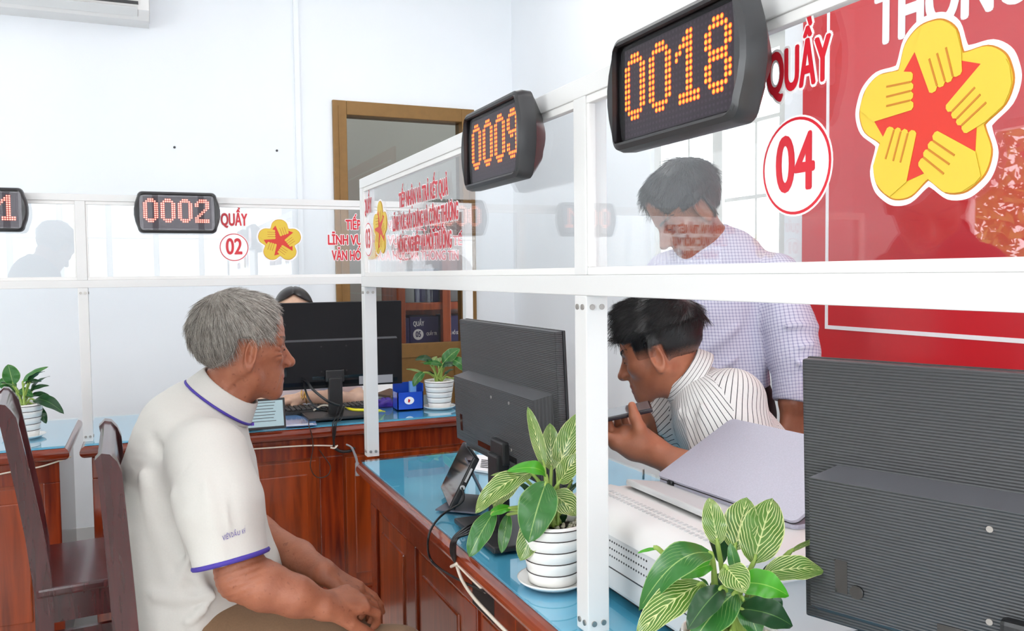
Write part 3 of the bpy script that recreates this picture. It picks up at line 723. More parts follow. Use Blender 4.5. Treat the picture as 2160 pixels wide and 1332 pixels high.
def monitor(label, c, yaw, tilt, z0, Wm=0.54, Hm=0.322, style='ribbed', stand_x=0.0, bump_top=0.40):
    """local x = width seen from behind, local y = towards the viewer of the back, z up from the desk"""
    root = empty('monitor', c, label, 'monitor', 'monitors seen from behind', yaw)
    ct, st = math.cos(tilt), math.sin(tilt)
    def tl(vs): return [(x, y*ct+(z-z0)*st, z0+(z-z0)*ct-y*st) for x, y, z in vs]
    def done(b, name, m, parent=root):
        b.v = tl(b.v); return b.build(name, m, parent, world=False)
    rib = M['ribbed'] if style == 'ribbed' else M['smooth_dark']
    b = MB(); b.box((-Wm/2, 0.0, z0), (Wm/2, 0.016, z0+Hm), 0, 0.003); done(b, 'back_panel', rib)
    b = MB(); b.box((-Wm/2-0.001, -0.006, z0-0.001), (Wm/2+0.001, 0.0, z0+Hm+0.001), 0, 0.002); done(b, 'front_bezel', M['black'])
    b = MB(); b.box((-Wm/2+0.008, -0.0068, z0+0.016), (Wm/2-0.008, -0.006, z0+Hm-0.008)); done(b, 'screen', M['screen'])
    zt = z0+Hm*(1-bump_top); hw = Wm/2-0.018; dp = 0.046 if style == 'ribbed' else 0.03
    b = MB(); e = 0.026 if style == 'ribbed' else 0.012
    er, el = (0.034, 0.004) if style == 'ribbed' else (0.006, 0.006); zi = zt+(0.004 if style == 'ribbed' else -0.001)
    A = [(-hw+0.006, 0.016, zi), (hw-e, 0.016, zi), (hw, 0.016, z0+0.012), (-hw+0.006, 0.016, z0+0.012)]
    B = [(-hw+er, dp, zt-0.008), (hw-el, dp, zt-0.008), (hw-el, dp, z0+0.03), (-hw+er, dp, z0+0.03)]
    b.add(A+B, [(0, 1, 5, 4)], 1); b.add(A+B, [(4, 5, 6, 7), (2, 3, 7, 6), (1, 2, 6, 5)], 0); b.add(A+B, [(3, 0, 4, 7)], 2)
    done(b, 'rear_housing', [rib, M['lit_ledge'], M['ribbed_v'] if style == 'ribbed' else rib])
    b = MB(); b.box((hw-0.05, dp-0.004, z0+0.055), (hw-0.035, dp+0.0006, z0+0.095)); b.box((-hw+0.13, dp-0.004, z0+0.038), (hw-0.15, dp+0.0006, z0+0.05))
    done(b, 'port_recess', M['black_gloss'])
    for xx, zz in ((-0.05, 0.0), (0.05, 0.0), (-0.05, -0.1), (0.05, -0.1)):
        b = MB(); b.tube([(xx+stand_x, dp-0.001, zt-0.03+zz), (xx+stand_x, dp+0.0012, zt-0.03+zz)], 0.0035, 10)
        done(b, 'mount_screw', M['screw'] if style == 'ribbed' else M['black'])
    b = MB(); b.obox((stand_x, dp+0.012, (z0+0.055)/2), (0.055, 0.03, z0+0.035), None, 0, 0.005); b.obox((stand_x, dp+0.006, z0+0.05), (0.075, 0.022, 0.05), None, 0, 0.005)
    b.build('stand_neck', M['black'], root, world=False)
    b = MB(); b.obox((stand_x, 0.03, 0.007), (0.24, 0.18, 0.012), None, 0, 0.004); b.build('stand_base', M['black'], root, world=False)
    return root, (lambda b, name, m: done(b, name, m)), dp, zt
ZD = 0.753
m3 = on_plane(1000, 664, 0, 0.135); m3b = on_plane(1012, 950, 0, 0.122)
print('mon3', m3, m3b)
monitor('dark grey ribbed monitor seen from behind on the middle counter desk', (0.125, m3[1]-0.27, ZD), math.radians(90), math.radians(2.5), m3b[2]-ZD, stand_x=-0.045)
M4L = P(1712, 1290, 1.085); M4T = P(1703, 755, 1.07)
dm = np.array([math.sin(math.radians(21)), -math.cos(math.radians(21)), 0])
c4 = M4L+dm*0.27
print('mon4', M4L, M4T)
_, dn, dp4, zt4 = monitor('large dark ribbed monitor cut off by the right picture edge', (c4[0], c4[1], ZD), math.radians(90+21), math.radians(2.5), M4L[2]-ZD, Hm=(M4T-M4L)[2]+0.002)
b = MB(); b.tube([(0.19, dp4-0.002, zt4-0.135), (0.19, dp4+0.004, zt4-0.135)], 0.008, 14); dn(b, 'power_socket', M['black_gloss'])
m2l = on_plane(561, 641, 1, 3.42); m2r = on_plane(846, 808, 1, 3.42)
_, dn2, dp2, zt2_ = monitor('flat black monitor seen from behind in front of the dark haired woman', ((m2l[0]+m2r[0])/2, 3.42, ZD), math.radians(180), math.radians(1.5), m2r[2]-ZD, Hm=m2l[2]-m2r[2], style='smooth', stand_x=0.015, bump_top=0.42)
b = MB(); b.box((-0.225, dp2, 0.085+0.04), (-0.085, dp2+0.0008, 0.085+0.073)); dn2(b, 'label_sticker', M['sticker'])

# ------------------------------------------------------------------ potted plants
def leaf_mat(name, green, cream, amount, edge):
    m, N, L, b = _new(name); b.inputs['Roughness'].default_value = 0.32; b.inputs['Coat Weight'].default_value = 0.15
    b.inputs['Subsurface Weight'].default_value = 0.0
    uv = N.new('ShaderNodeUVMap'); sp = N.new('ShaderNodeSeparateXYZ'); L.new(uv.outputs[0], sp.inputs[0])
    def math_(op, a, bb=None, c=None):
        n = N.new('ShaderNodeMath'); n.operation = op
        for i, v in enumerate((a, bb, c)):
            if v is None: continue
            if isinstance(v, (int, float)): n.inputs[i].default_value = v
            else: L.new(v, n.inputs[i])
        return n.outputs[0]
    u, v = sp.outputs[0], sp.outputs[1]
    au = math_('ABSOLUTE', u)
    tc = N.new('ShaderNodeTexCoord'); nz = N.new('ShaderNodeTexNoise'); nz.inputs['Scale'].default_value = 28; nz.inputs['Detail'].default_value = 3
    L.new(tc.outputs['Object'], nz.inputs['Vector'])
    curve = math_('MULTIPLY', math_('POWER', au, 1.25), 0.62)
    ph = math_('ADD', math_('MULTIPLY', math_('SUBTRACT', v, curve), 50.0), math_('MULTIPLY', nz.outputs['Fac'], 15.0))
    s = math_('SINE', ph)
    thr = math_('ADD', math_('MULTIPLY', nz.outputs['Fac'], 1.1), 0.35-amount)
    stripe = math_('SMOOTH_MIN', math_('MULTIPLY', math_('MAXIMUM', math_('SUBTRACT', s, thr), 0.0), 2.6), 1.0, 0.2)
    mid = math_('MULTIPLY', math_('LESS_THAN', au, 0.035), 0.75)
    rim = math_('MULTIPLY', math_('GREATER_THAN', au, 0.95), edge)
    fac = math_('MAXIMUM', math_('MAXIMUM', stripe, mid), rim)
    mx = N.new('ShaderNodeMix'); mx.data_type = 'RGBA'
    nr = N.new('ShaderNodeValToRGB'); g = lin(green)
    nr.color_ramp.elements[0].color = (*[q*0.7 for q in g], 1); nr.color_ramp.elements[1].color = (*[min(1, q*1.35) for q in g], 1)
    L.new(nz.outputs['Fac'], nr.inputs[0])
    L.new(fac, mx.inputs[0]); L.new(nr.outputs[0], mx.inputs[6]); mx.inputs[7].default_value = (*lin(cream), 1)
    L.new(mx.outputs[2], b.inputs['Base Color'])
    tr = N.new('ShaderNodeBsdfTranslucent'); L.new(mx.outputs[2], tr.inputs[0])
    ms = N.new('ShaderNodeMixShader'); ms.inputs[0].default_value = 0.25
    L.new(b.outputs[0], ms.inputs[1]); L.new(tr.outputs[0], ms.inputs[2]); L.new(ms.outputs[0], N['Material Output'].inputs['Surface'])
    return m
LEAF = [leaf_mat('striped_leaf', (84, 124, 44), (222, 228, 158), 0.30, 0.8), leaf_mat('green_leaf', (54, 116, 50), (168, 200, 120), -0.05, 0.6),
        leaf_mat('bright_leaf', (72, 160, 34), (150, 200, 90), -0.9, 0.3), leaf_mat('dark_leaf', (34, 74, 40), (110, 150, 84), -0.55, 0.2)]
M['stem'] = mat('pale_green_stem', (150, 176, 84), 0.45)
M['pot'] = mat('white_glazed_pot', (240, 238, 234), 0.22, coat=0.5)
M['pot_line'] = mat('dark_pot_line', (52, 44, 42), 0.4)
M['pebble'] = mat('cream_pebble', (222, 214, 196), 0.55, var=0.12, vscale=60)
M['soil'] = mat('potting_soil', (60, 44, 32), 0.9, bump=0.6, bscale=120)
class Foliage:
    def __init__(s): s.v = []; s.f = []; s.m = []; s.uv = []
    def leaf(s, base, tip, width, normal, bend=0.15, fold=0.25, kind=0, curl=0.0):
        base, tip, nrm = np.array(base, float), np.array(tip, float), np.array(normal, float)
        d = tip-base; Ln = np.linalg.norm(d); d /= Ln; nrm = nrm-d*(nrm@d); nrm /= np.linalg.norm(nrm)+1e-9
        side = np.cross(d, nrm); nv, nu = 16, 8; o = len(s.v)
        for i in range(nv+1):
            v = i/nv; c = base+d*Ln*v+nrm*Ln*bend*4*v*(1-v)*0.5 - nrm*Ln*curl*v*v
            w = width/2*((v+0.012)**0.62)*((1.0-v)**0.70)*1.88*(1.0-0.18*v)
            for j in range(nu+1):
                u = 2*j/nu-1
                rip = 0.035*width*math.sin(v*15+u*2)*abs(u)
                s.v.append(c+side*u*w+nrm*(fold*abs(u)**1.5*w*0.7-fold*0.25*w+rip)); s.uv.append((u, v))
        for i in range(nv):
            for j in range(nu):
                a = o+i*(nu+1)+j; s.f.append((a, a+1, a+nu+2, a+nu+1)); s.m.append(kind)
    def build(s, parent):
        me = bpy.data.meshes.new('foliage'); me.from_pydata([tuple(map(float, v)) for v in s.v], [], s.f); me.update()
        me.polygons.foreach_set('material_index', s.m); me.polygons.foreach_set('use_smooth', [True]*len(s.f))
        ul = me.uv_layers.new(name='UVMap'); idx = np.empty(len(me.loops), int); me.loops.foreach_get('vertex_index', idx)
        ul.data.foreach_set('uv', np.array(s.uv, np.float32)[idx].ravel())
        return link('foliage', me, parent, LEAF)
def pot(root, c, sc=1.0, seed=1):
    rng = random.Random(seed); c = np.array(c, float)
    b = MB(); prof = [(0.0, 0.006), (0.043, 0.006)]; lines = []
    nb = 5; H = 0.108
    for k in range(nb):
        z0 = 0.006+H*k/nb; z1 = 0.006+H*(k+1)/nb; r0 = 0.044+0.016*k/nb; r1 = 0.044+0.016*(k+1)/nb
        prof += [(r0+0.0012, z0+0.0015), (r0+0.0022, (z0+z1)/2), (r1+0.0014, z1-0.0015), (r1, z1)]
        if k: lines.append((r0, z0))
    lines.append((0.0605, 0.006+H-0.003))
    prof += [(0.0605, 0.117), (0.0575, 0.117), (0.0565, 0.1)]
    b.lathe([(r*sc, z*sc) for r, z in prof], c, 40); b.build('pot', M['pot'], root)
    b = MB()
    for r, z in lines: b.lathe([((r+0.0004)*sc, (z-0.0012)*sc), ((r+0.0019)*sc, (z-0.0006)*sc), ((r+0.0019)*sc, (z+0.0006)*sc), ((r+0.0004)*sc, (z+0.0012)*sc)], c, 40)
    b.build('pot_lines', M['pot_line'], root)
    b = MB(); b.lathe([(0, 0.001), (0.05*sc, 0.0), (0.064*sc, 0.009), (0.066*sc, 0.013), (0.063*sc, 0.0125), (0.05*sc, 0.006), (0, 0.005)], c, 40); b.build('saucer', M['pot'], root)
    b = MB(); b.lathe([(0, 0.100*sc), (0.057*sc, 0.099*sc)], c, 24); b.build('soil', M['soil'], root)
    b = MB()
    for i in range(70):
        a = rng.uniform(0, 2*PI); rr = math.sqrt(rng.random())*0.052*sc; r = rng.uniform(0.0035, 0.0065)*sc
        bm = bmesh.new(); bmesh.ops.create_icosphere(bm, subdivisions=1, radius=r); R = Matrix.Rotation(rng.uniform(0, 6), 3, (rng.random(), rng.random(), 1))
        cc = c+np.array([rr*math.cos(a), rr*math.sin(a), 0.104*sc+rng.uniform(0, 0.006)]); sq = rng.uniform(0.6, 0.9)
        b.add([cc+np.array(R @ Vector((v.co.x, v.co.y*0.8, v.co.z*sq))) for v in bm.verts], [[v.index for v in f.verts] for f in bm.faces], 0, True); bm.free()
    o = b.build('pebbles', M['pebble'], root); o['kind'] = 'stuff'
    for k in range(9):
        pass
def plant(label, c, D, leaves, sc=1.0, seed=1, extra=0):
    c = np.array(c, float); rng = random.Random(seed)
    root = empty('potted_plant', c, label, 'potted plant', 'potted foliage plants on the counters'); pot(root, c, sc, seed)
    F = Foliage(); st = MB(); crown = c+np.array([0, 0, 0.108*sc])
    for L_ in leaves:
        (bx, by), (tx, ty), w, kind = L_[:4]; db, dt = (L_[4], L_[5]) if len(L_) > 5 else (0, 0); bend = L_[6] if len(L_) > 6 else 0.18; curl = L_[7] if len(L_) > 7 else 0.0
        B = P(bx, by, D+db); Tp = P(tx, ty, D+dt); vd = CAM-B; vd /= np.linalg.norm(vd)
        nrm = vd*0.85+np.array([0, 0, 0.55]); wid = w/FPX*D*1.32
        F.leaf(B, Tp, wid, nrm, bend, 0.28, kind, curl)
        root_pt = crown+np.array([rng.uniform(-1, 1), rng.uniform(-1, 1), 0])*0.016*sc
        midp = (root_pt*0.45+B*0.55)+np.array([0, 0, 0.012]); st.tube(spline([root_pt, midp, B, B+(Tp-B)*0.12], 5), [0.0032*sc]*11+[0.0022*sc]*5, 7)
    for k in range(extra):                                # smaller leaves at the back of the plant
        a = rng.uniform(0, 2*PI); el = rng.uniform(0.3, 1.1); ln = rng.uniform(0.05, 0.085)*sc
        B = crown+np.array([math.cos(a)*0.03, math.sin(a)*0.03, rng.uniform(0.02, 0.08)*sc]); away = (B-CAM); away[2] = 0; away /= np.linalg.norm(away)
        B = B+away*0.02; d = np.array([math.cos(a)*math.cos(el), math.sin(a)*math.cos(el), math.sin(el)])
        F.leaf(B, B+d*ln, ln*0.5, np.array([0, 0, 1.0])-d*0.2, 0.15, 0.3, rng.choice([1, 3, 0, 3]), rng.uniform(0, 0.4))
        st.tube(spline([crown, (crown+B)/2+away*0.008, B+d*0.01], 4), 0.0024*sc, 6)
    F.build(root); st.build('stems', M['stem'], root)
    return root
ZP = 0.7525
plant('striped leaf plant in a banded white pot between the cables and the near white post', (0.047, 1.372, ZP), 1.545, [
    ((1148, 985), (1113, 858), 30, 0, 0, .02, .1), ((1163, 992), (1160, 893), 46, 0, .02, .04), ((1177, 990), (1226, 868), 56, 0, .02, .03),
    ((1180, 1018), (1226, 958), 50, 0, -.01, -.03), ((1152, 1003), (1079, 985), 34, 2, 0, -.03, .5, .25), ((1122, 1000), (1034, 1004), 11, 0, .02, .04),
    ((1120, 998), (1002, 1084), 52, 0, .0, -.02, .5), ((1100, 1006), (1040, 1072), 46, 0, .02, .02, .4), ((1152, 1018), (1115, 1146), 86, 1, -.02, -.06, .3), ((1042, 1080), (989, 1176), 50, 1, 0, -.02, .2),
    ((1072, 1086), (1058, 1168), 30, 1, .02, .0), ((1150, 1080), (1097, 1184), 62, 0, -.01, -.03, .2), ((1164, 1040), (1216, 1088), 58, 0, -.02, -.04, .3),
    ((1142, 1120), (1127, 1194), 27, 3, .0, -.02), ((1162, 1075), (1150, 1138), 26, 3, .02, .0), ((1078, 1072), (1030, 1088), 24, 2, .0, .0, .3),
    ((1170, 1060), (1185, 1110), 40, 3, .03, .03), ((1135, 1075), (1120, 1130), 40, 3, .04, .03)], 1.0, 3, 6)
plant('striped leaf plant nearest the camera in front of the white printer', (0.035, 0.845, ZP), 1.02, [
    ((1589, 1188), (1630, 1052), 100, 0, .02, .05, .1), ((1550, 1160), (1576, 1050), 84, 0, .04, .06, .15), ((1514, 1150), (1496, 1050), 56, 0, .04, .06, .1),
    ((1500, 1168), (1346, 1268), 74, 1, 0, -.03, .75, .25), ((1530, 1196), (1574, 1250), 66, 0, -.04, -.07, .2), ((1552, 1208), (1540, 1146), 28, 1, 0, 0),
    ((1556, 1232), (1664, 1258), 66, 2, -.03, -.05, .5), ((1612, 1210), (1738, 1206), 62, 0, 0, .0, .3), ((1665, 1166), (1738, 1137), 13, 0, .03, .05),
    ((1480, 1232), (1342, 1346), 74, 0, -.02, -.05, .35), ((1524, 1240), (1450, 1330), 58, 3, -.04, -.07, .3), ((1552, 1250), (1462, 1356), 88, 1, -.03, -.05, .35),
    ((1560, 1285), (1672, 1322), 70, 3, -.01, -.02, .4), ((1505, 1190), (1436, 1222), 44, 2, .01, .01, .3), ((1388, 1158), (1344, 1168), 9, 2, .02, .03),
    ((1565, 1262), (1600, 1345), 60, 1, 0, -.02, .3), ((1545, 1215), (1500, 1260), 50, 3, .02, .02, .2), ((1600, 1245), (1650, 1300), 50, 3, .03, .03, .2)], 1.0, 5, 5)
plant('green leafy plant in a banded white pot at the end of the back counter', (0.507, 3.40, ZP), 3.575, [
    ((934, 768), (970, 736), 30, 1, 0, 0, .3), ((950, 758), (991, 792), 26, 1, 0, -.02, .6), ((914, 764), (875, 760), 16, 3, 0, 0, .6), ((894, 786), (871, 816), 20, 1, 0, -.02, .4),
    ((892, 787), (856, 779), 6, 0, 0, .02), ((934, 772), (892, 768), 14, 1, 0, -.02, .4), ((950, 798), (979, 809), 6, 0, 0, 0, .3), ((932, 774), (964, 772), 14, 3, -.02, -.03, .5),
    ((908, 770), (922, 752), 12, 0, 0, 0), ((946, 762), (972, 768), 20, 3, .02, .03, .4)], 1.03, 9, 7)
plant('green leafy plant in a banded white pot at the far left edge', (-1.035, 3.45, ZP), 3.05, [
    ((28, 812), (17, 769), 36, 1, 0, 0, .1), ((48, 806), (102, 774), 15, 1, 0, 0, .2), ((34, 820), (-8, 806), 32, 1, 0, 0, .3), ((62, 826), (104, 814), 12, 3, 0, 0, .3),
    ((72, 844), (135, 873), 30, 3, 0, -.02, .5), ((47, 848), (45, 898), 30, 0, -.02, -.04, .2), ((72, 856), (98, 894), 22, 3, 0, 0, .3), ((52, 810), (88, 805), 12, 3, .02, .02, .3),
    ((64, 838), (104, 834), 14, 3, .02, .02, .4), ((20, 840), (-10, 862), 26, 3, 0, -.02, .3), ((38, 824), (70, 838), 22, 1, 0, -.01, .3)], 1.06, 12, 8)

# ------------------------------------------------------------------ printer and laptop
pr = empty('printer', (0.31, 1.18, ZD), 'white laser printer on the counter behind the near striped plant', 'printer')
x0, x1, y0, y1, zb, zs = 0.105, 0.56, 0.955, 1.415, 0.768, 0.872
b = MB(); b.box((x0, y0, zb), (x1, y1, zs), 0, 0.006); b.build('lower_body', M['grey_pl'], pr)
b = MB(); prof = [(x0-0.006, zs-0.005), (x0-0.006, zs+0.012), (x0+0.012, zs+0.028), (x0+0.09, zs+0.036), (x0+0.11, zs+0.030), (x1-0.05, zs+0.030), (x1, zs+0.01), (x1, zs-0.005)]
b.prism(prof, (0, y0-0.004, 0), (1, 0, 0), (0, 0, 1), (0, 1, 0), y1-y0+0.008); b.build('upper_shell', M['white_pl'], pr, smooth=50)
b = MB(); b.obox(((x0+0.165), y1-0.16, zs+0.033), (0.10, 0.30, 0.012), [[0.98, 0, 0.17], [0, 1, 0], [-0.17, 0, 0.98]], 0, 0.004); b.build('output_tray', M['grey_pl'], pr)
b = MB()
for i in range(30):
    for j in range(2):
        yy = y0+0.06+i*0.0125; xx = x0+0.055+j*0.014
        b.obox((xx, yy, zs+0.0330+j*0.0012), (0.008, 0.006, 0.002))
b.build('grip_ribs', M['grey_pl'], pr)
b = MB()
for r in range(3):
    for i in range(16): b.tube([(x0-0.0006, y1-0.150-i*0.0078, zs-0.018-r*0.013), (x0+0.002, y1-0.150-i*0.0078, zs-0.018-r*0.013)], 0.0019, 6)
b.build('vent_holes', M['darkgrey'], pr)
b = MB(); b.box((x0-0.0008, y0+0.02, zs-0.066), (x0+0.002, y1-0.01, zs-0.064)); b.box((x0-0.0008, y1-0.1, zs-0.09), (x0+0.002, y1-0.098, zs-0.066)); b.build('seam_line', M['darkgrey'], pr)
b = MB()
for i in range(6): b.box((x0-0.0006, y1-0.05, zs-0.072-i*0.004), (x0+0.001, y1-0.02-0.002*(i % 3), zs-0.0735-i*0.004))
b.build('small_print', M['darkgrey'], pr)
b = MB(); b.box((x0+0.02, y0+0.02, ZD), (x1-0.02, y1-0.02, zb), 0); b.build('base', M['black'], pr)
b = MB(); b.box((x0+0.0, y1-0.001, zb-0.0), (x0+0.035, y1+0.006, zs+0.01), 0, 0.003); b.box((x0+0.003, y1+0.002, zb+0.002), (x0+0.03, y1+0.009, zb+0.03), 1, 0.002); b.build('side_cover', [M['white_pl'], M['darkgrey']], pr)

M['lid'] = mat('lavender_grey_lid', (178, 176, 190), 0.42, var=0.06, vscale=350, metal=0.15)
lp = empty('laptop', (0.38, 1.23, zs+0.032), 'lavender grey laptop with half open lid lying on the printer', 'laptop')
A = np.array([0.30, 1.415, 0.912]); Bh = np.array([0.322, 1.05, 0.912]); up = np.array([0.185, 0.004, 0.098])
ew = Bh-A; ew_n = ew/np.linalg.norm(ew); un = up/np.linalg.norm(up); nn = np.cross(ew_n, un); wl, hl = np.linalg.norm(ew), np.linalg.norm(up)
if nn[0] > 0: nn = -nn
def rrect(w, h, r, n=6):
    pts = []
    for cx, cy, a0 in ((w-r, h-r, 0), (r, h-r, 90), (r, r, 180), (w-r, r, 270)):
        for i in range(n+1): a = math.radians(a0+90*i/n); pts.append((cx+r*math.cos(a), cy+r*math.sin(a)))
    return pts
b = MB(); b.prism(rrect(wl, hl, 0.012), A, ew_n, un, nn, 0.005, 0); b.build('lid', M['lid'], lp)
b = MB(); b.prism(rrect(wl, hl, 0.012), A-nn*0.0022, ew_n, un, nn, 0.002, 0); b.build('lid_edge', M['black'], lp)
b = MB(); b.prism(rrect(wl-0.02, hl-0.03, 0.003), A-nn*0.0026+ew_n*0.01+un*0.018, ew_n, un, nn, 0.0004, 0); b.build('screen', M['screen'], lp)
bx_ = np.array([1.0, 0.06, 0]); bx_ /= np.linalg.norm(bx_)
b = MB(); b.prism(rrect(wl, 0.215, 0.012), A-np.array([0, 0, 0.008]), ew_n, bx_, (0, 0, -1), 0.0015, 0); b.prism(rrect(wl-0.002, 0.213, 0.012), A-np.array([0, 0, 0.0085]), ew_n, bx_, (0, 0, -1), -0.006, 0); b.build('keyboard_base', M['lid'], lp)
for t in (0.1, 0.88):
    b = MB(); b.tube([A+ew*t-np.array([0, 0, 0.002]), A+ew*(t+0.045)-np.array([0, 0, 0.002])], 0.005, 10); b.build('hinge', M['black'], lp)

# ------------------------------------------------------------------ small device on its folding stand (middle counter)
dv = empty('handheld_device', (0.03, 1.93, ZD), 'black touch screen device leaning on a folding stand on the middle counter', 'tablet')
q00, q10 = on_plane(947, 1072, 2, ZD+0.014), on_plane(929, 1030, 2, ZD+0.014); DD = float((q00-CAM)@CF)
_e = q10-q00; _d = P(1000, 964, 1.0)-CAM; q01 = CAM+_d*(((q00-CAM)@_e)/(_d@_e))
ex = (q10-q00); wd = np.linalg.norm(ex); ex /= wd; ey = (q01-q00); ht = np.linalg.norm(ey); ey -= ex*(ey@ex); ey /= np.linalg.norm(ey); ez = np.cross(ex, ey)
if (CAM-q00)@ez < 0: ez = -ez
print('device', wd, ht, q00, q01, ez)
R = np.array([ex, ey, ez]).T; cc = q00+ex*wd/2+ey*ht/2
b = MB(); b.obox(cc-ez*0.008, (wd, ht, 0.016), R, 0, 0.004); b.build('body', M['black'], dv)
b = MB(); b.obox(cc+ez*0.0003, (wd-0.004, ht-0.006, 0.001), R, 0, 0.0003); b.build('touch_screen', M['black_gloss'], dv)
b = MB()
for t in (0.6, 0.72): b.obox(q00+ey*ht*t-ez*0.008-ex*0.0004, (0.002, 0.02, 0.005), R, 0, 0.0008)
b.tube([q00+ey*ht*0.42-ez*0.008-ex*0.002, q00+ey*ht*0.42-ez*0.008+ex*0.003], 0.006, 12); b.build('side_buttons', M['grey_pl'], dv)
M['stand_grey'] = mat('grey_folding_stand', (92, 92, 104), 0.5)
bk = cc-ez*0.017; foot = P(1042, 1052, DD+0.02); foot[2] = ZD+0.002
zf = lambda p: np.array([p[0], p[1], ZD+0.003])
b = MB()
def sheet3(B, a, c, w_, t=0.004):
    d = c-a; L_ = np.linalg.norm(d); d = d/L_; n_ = np.cross(d, ex); n_ /= np.linalg.norm(n_); e_ = np.cross(n_, d)
    B.obox((a+c)/2, (L_, w_, t), np.array([d, e_, n_]).T, 0, 0.001)
sheet3(b, bk+ey*0.03, zf(P(1030, 1052, DD+0.06)), wd*0.8); sheet3(b, zf(q00+ex*wd/2-ez*0.01), zf(P(1030, 1052, DD+0.06)), wd*0.8); b.build('folding_stand', M['stand_grey'], dv)

# ------------------------------------------------------------------ papers, phone and other things on the desks
def flat_thing(name, pts, z0, t, m, label, cat, group=None):
    c = sum(np.array(p) for p in pts)/len(pts); r = empty(name, (c[0], c[1], z0), label, cat, group); b = MB()
    b.prism([(p[0]-c[0], p[1]-c[1]) for p in pts], (c[0], c[1], z0), (1, 0, 0), (0, 1, 0), (0, 0, 1), t); b.build(name+'_body', m, r); return r
def pz(x, y, z=0.755): return on_plane(x, y, 2, z)
bk1 = flat_thing('booklet', [pz(998, 993), pz(1040, 1000), pz(1046, 966), pz(1006, 962)], ZD, 0.006, M['paper'], 'small white printed booklet between device and monitor stand', 'booklet')
b = MB(); a = pz(1012, 966, 0.7605); e1 = pz(1040, 969, 0.7605)-a; e2 = pz(1008, 990, 0.7605)-a
for i in range(5):
    o = a+e2*(0.15+0.15*i); b.prism([(0, 0), (1, 0), (1, 0.05), (0, 0.05)], o+e1*0.15, e1*(0.6-0.08*(i % 2)), e2, (0, 0, 1), 0.0003)
b.build('printed_lines', M['darkgrey'], bk1)
zq = 0.765
pp = flat_thing('paper_stack', [pz(758, 842, ZD), pz(880, 836, ZD), pz(890, 818, ZD), pz(760, 822, ZD)], ZD, 0.022, M['paper'], 'stack of white papers under the brown phone on the back counter', 'papers')
ph2 = flat_thing('mobile_phone', [pz(790, 836, 0.775), pz(824, 840, 0.775), pz(858, 833, 0.775), pz(822, 824, 0.775)], 0.7752, 0.010, mat('bronze_phone_case', (120, 96, 84), 0.3, metal=0.3), 'bronze mobile phone lying on the paper stack', 'phone')
M['blue_clear'] = mat('translucent_blue_plastic', (40, 84, 196), 0.15, coat=0.8)
M['blue_light'] = mat('light_blue_plastic', (110, 160, 220), 0.15, coat=0.8)
yb2 = pz(845, 866)[1]; xa, xb = pz(838, 866)[0], pz(893, 862)[0]
bb = empty('stationery_tray', ((xa+xb)/2, yb2+0.03, ZD), 'translucent blue plastic tray with round emblem beside the back plant', 'tray')
b = MB(); b.box((xa, yb2, ZD), (xb, yb2+0.004, ZD+0.075)); b.box((xa, yb2+0.07, ZD), (xb, yb2+0.074, ZD+0.11)); b.box((xa, yb2, ZD), (xa+0.004, yb2+0.074, ZD+0.075)); b.box((xb-0.004, yb2, ZD), (xb, yb2+0.074, ZD+0.11)); b.box((xa, yb2, ZD), (xb, yb2+0.074, ZD+0.004)); b.build('tray_body', M['blue_clear'], bb)
b = MB(); b.box((xa+0.055, yb2+0.004, ZD+0.075), (xb-0.03, yb2+0.02, ZD+0.12)); b.build('divider', M['blue_light'], bb)
b = MB(); c = [(0.021*math.cos(2*PI*i/24), 0.016*math.sin(2*PI*i/24)) for i in range(24)]; b.prism(c, ((xa+xb)/2-0.006, yb2-0.0002, ZD+0.04), (1, 0, 0), (0, 0, 1), (0, -1, 0), 0.001, 0)
b.prism([(-0.006, -0.007), (0.001, -0.008), (0.005, 0.002), (-0.004, 0.008)], ((xa+xb)/2-0.006, yb2-0.0014, ZD+0.04), (1, 0, 0), (0, 0, 1), (0, -1, 0), 0.0005, 1); b.build('round_emblem', [M['white_vinyl'], M['red']], bb)
M['purple'] = mat('purple_cloth', (72, 40, 150), 0.5, var=0.3, vscale=60)
pu = empty('purple_pouch', tuple(pz(815, 858)), 'crumpled purple pouch beside the blue tray', 'pouch')
b = MB(); ctr = pz(812, 857); nlat, nlon = 10, 18
vs = []; rng = random.Random(4)
for i in range(nlat+1):
    for j in range(nlon):
        th = PI*i/nlat/2; ph = 2*PI*j/nlon; r = 1+0.16*math.sin(3*ph+i)+0.08*rng.uniform(-1, 1)
        vs.append((ctr[0]+0.06*math.sin(th)*math.cos(ph)*r, ctr[1]+0.03*math.sin(th)*math.sin(ph)*r+0.01, ZD+0.032*math.cos(th)*r*(1 if i < nlat else 0)))
b.add(vs, [(i*nlon+j, i*nlon+(j+1) % nlon, (i+1)*nlon+(j+1) % nlon, (i+1)*nlon+j) for i in range(nlat) for j in range(nlon)], 0, True); b.build('pouch_body', M['purple'], pu)
M['yel'] = mat('yellow_plastic', (236, 222, 40), 0.4)
yl_ = empty('yellow_folder_clip', tuple(pz(765, 862)), 'long yellow plastic strip on the monitor base', 'strip')
b = MB(); yp_ = spline([pz(727, 859, 0.79), pz(745, 865, 0.785), pz(790, 866, 0.78), pz(812, 869, 0.757)], 5); b.tube(yp_, [0.002]*3+[0.006]*10+[0.003]*3, 4); b.build('strip_body', M['yel'], yl_)
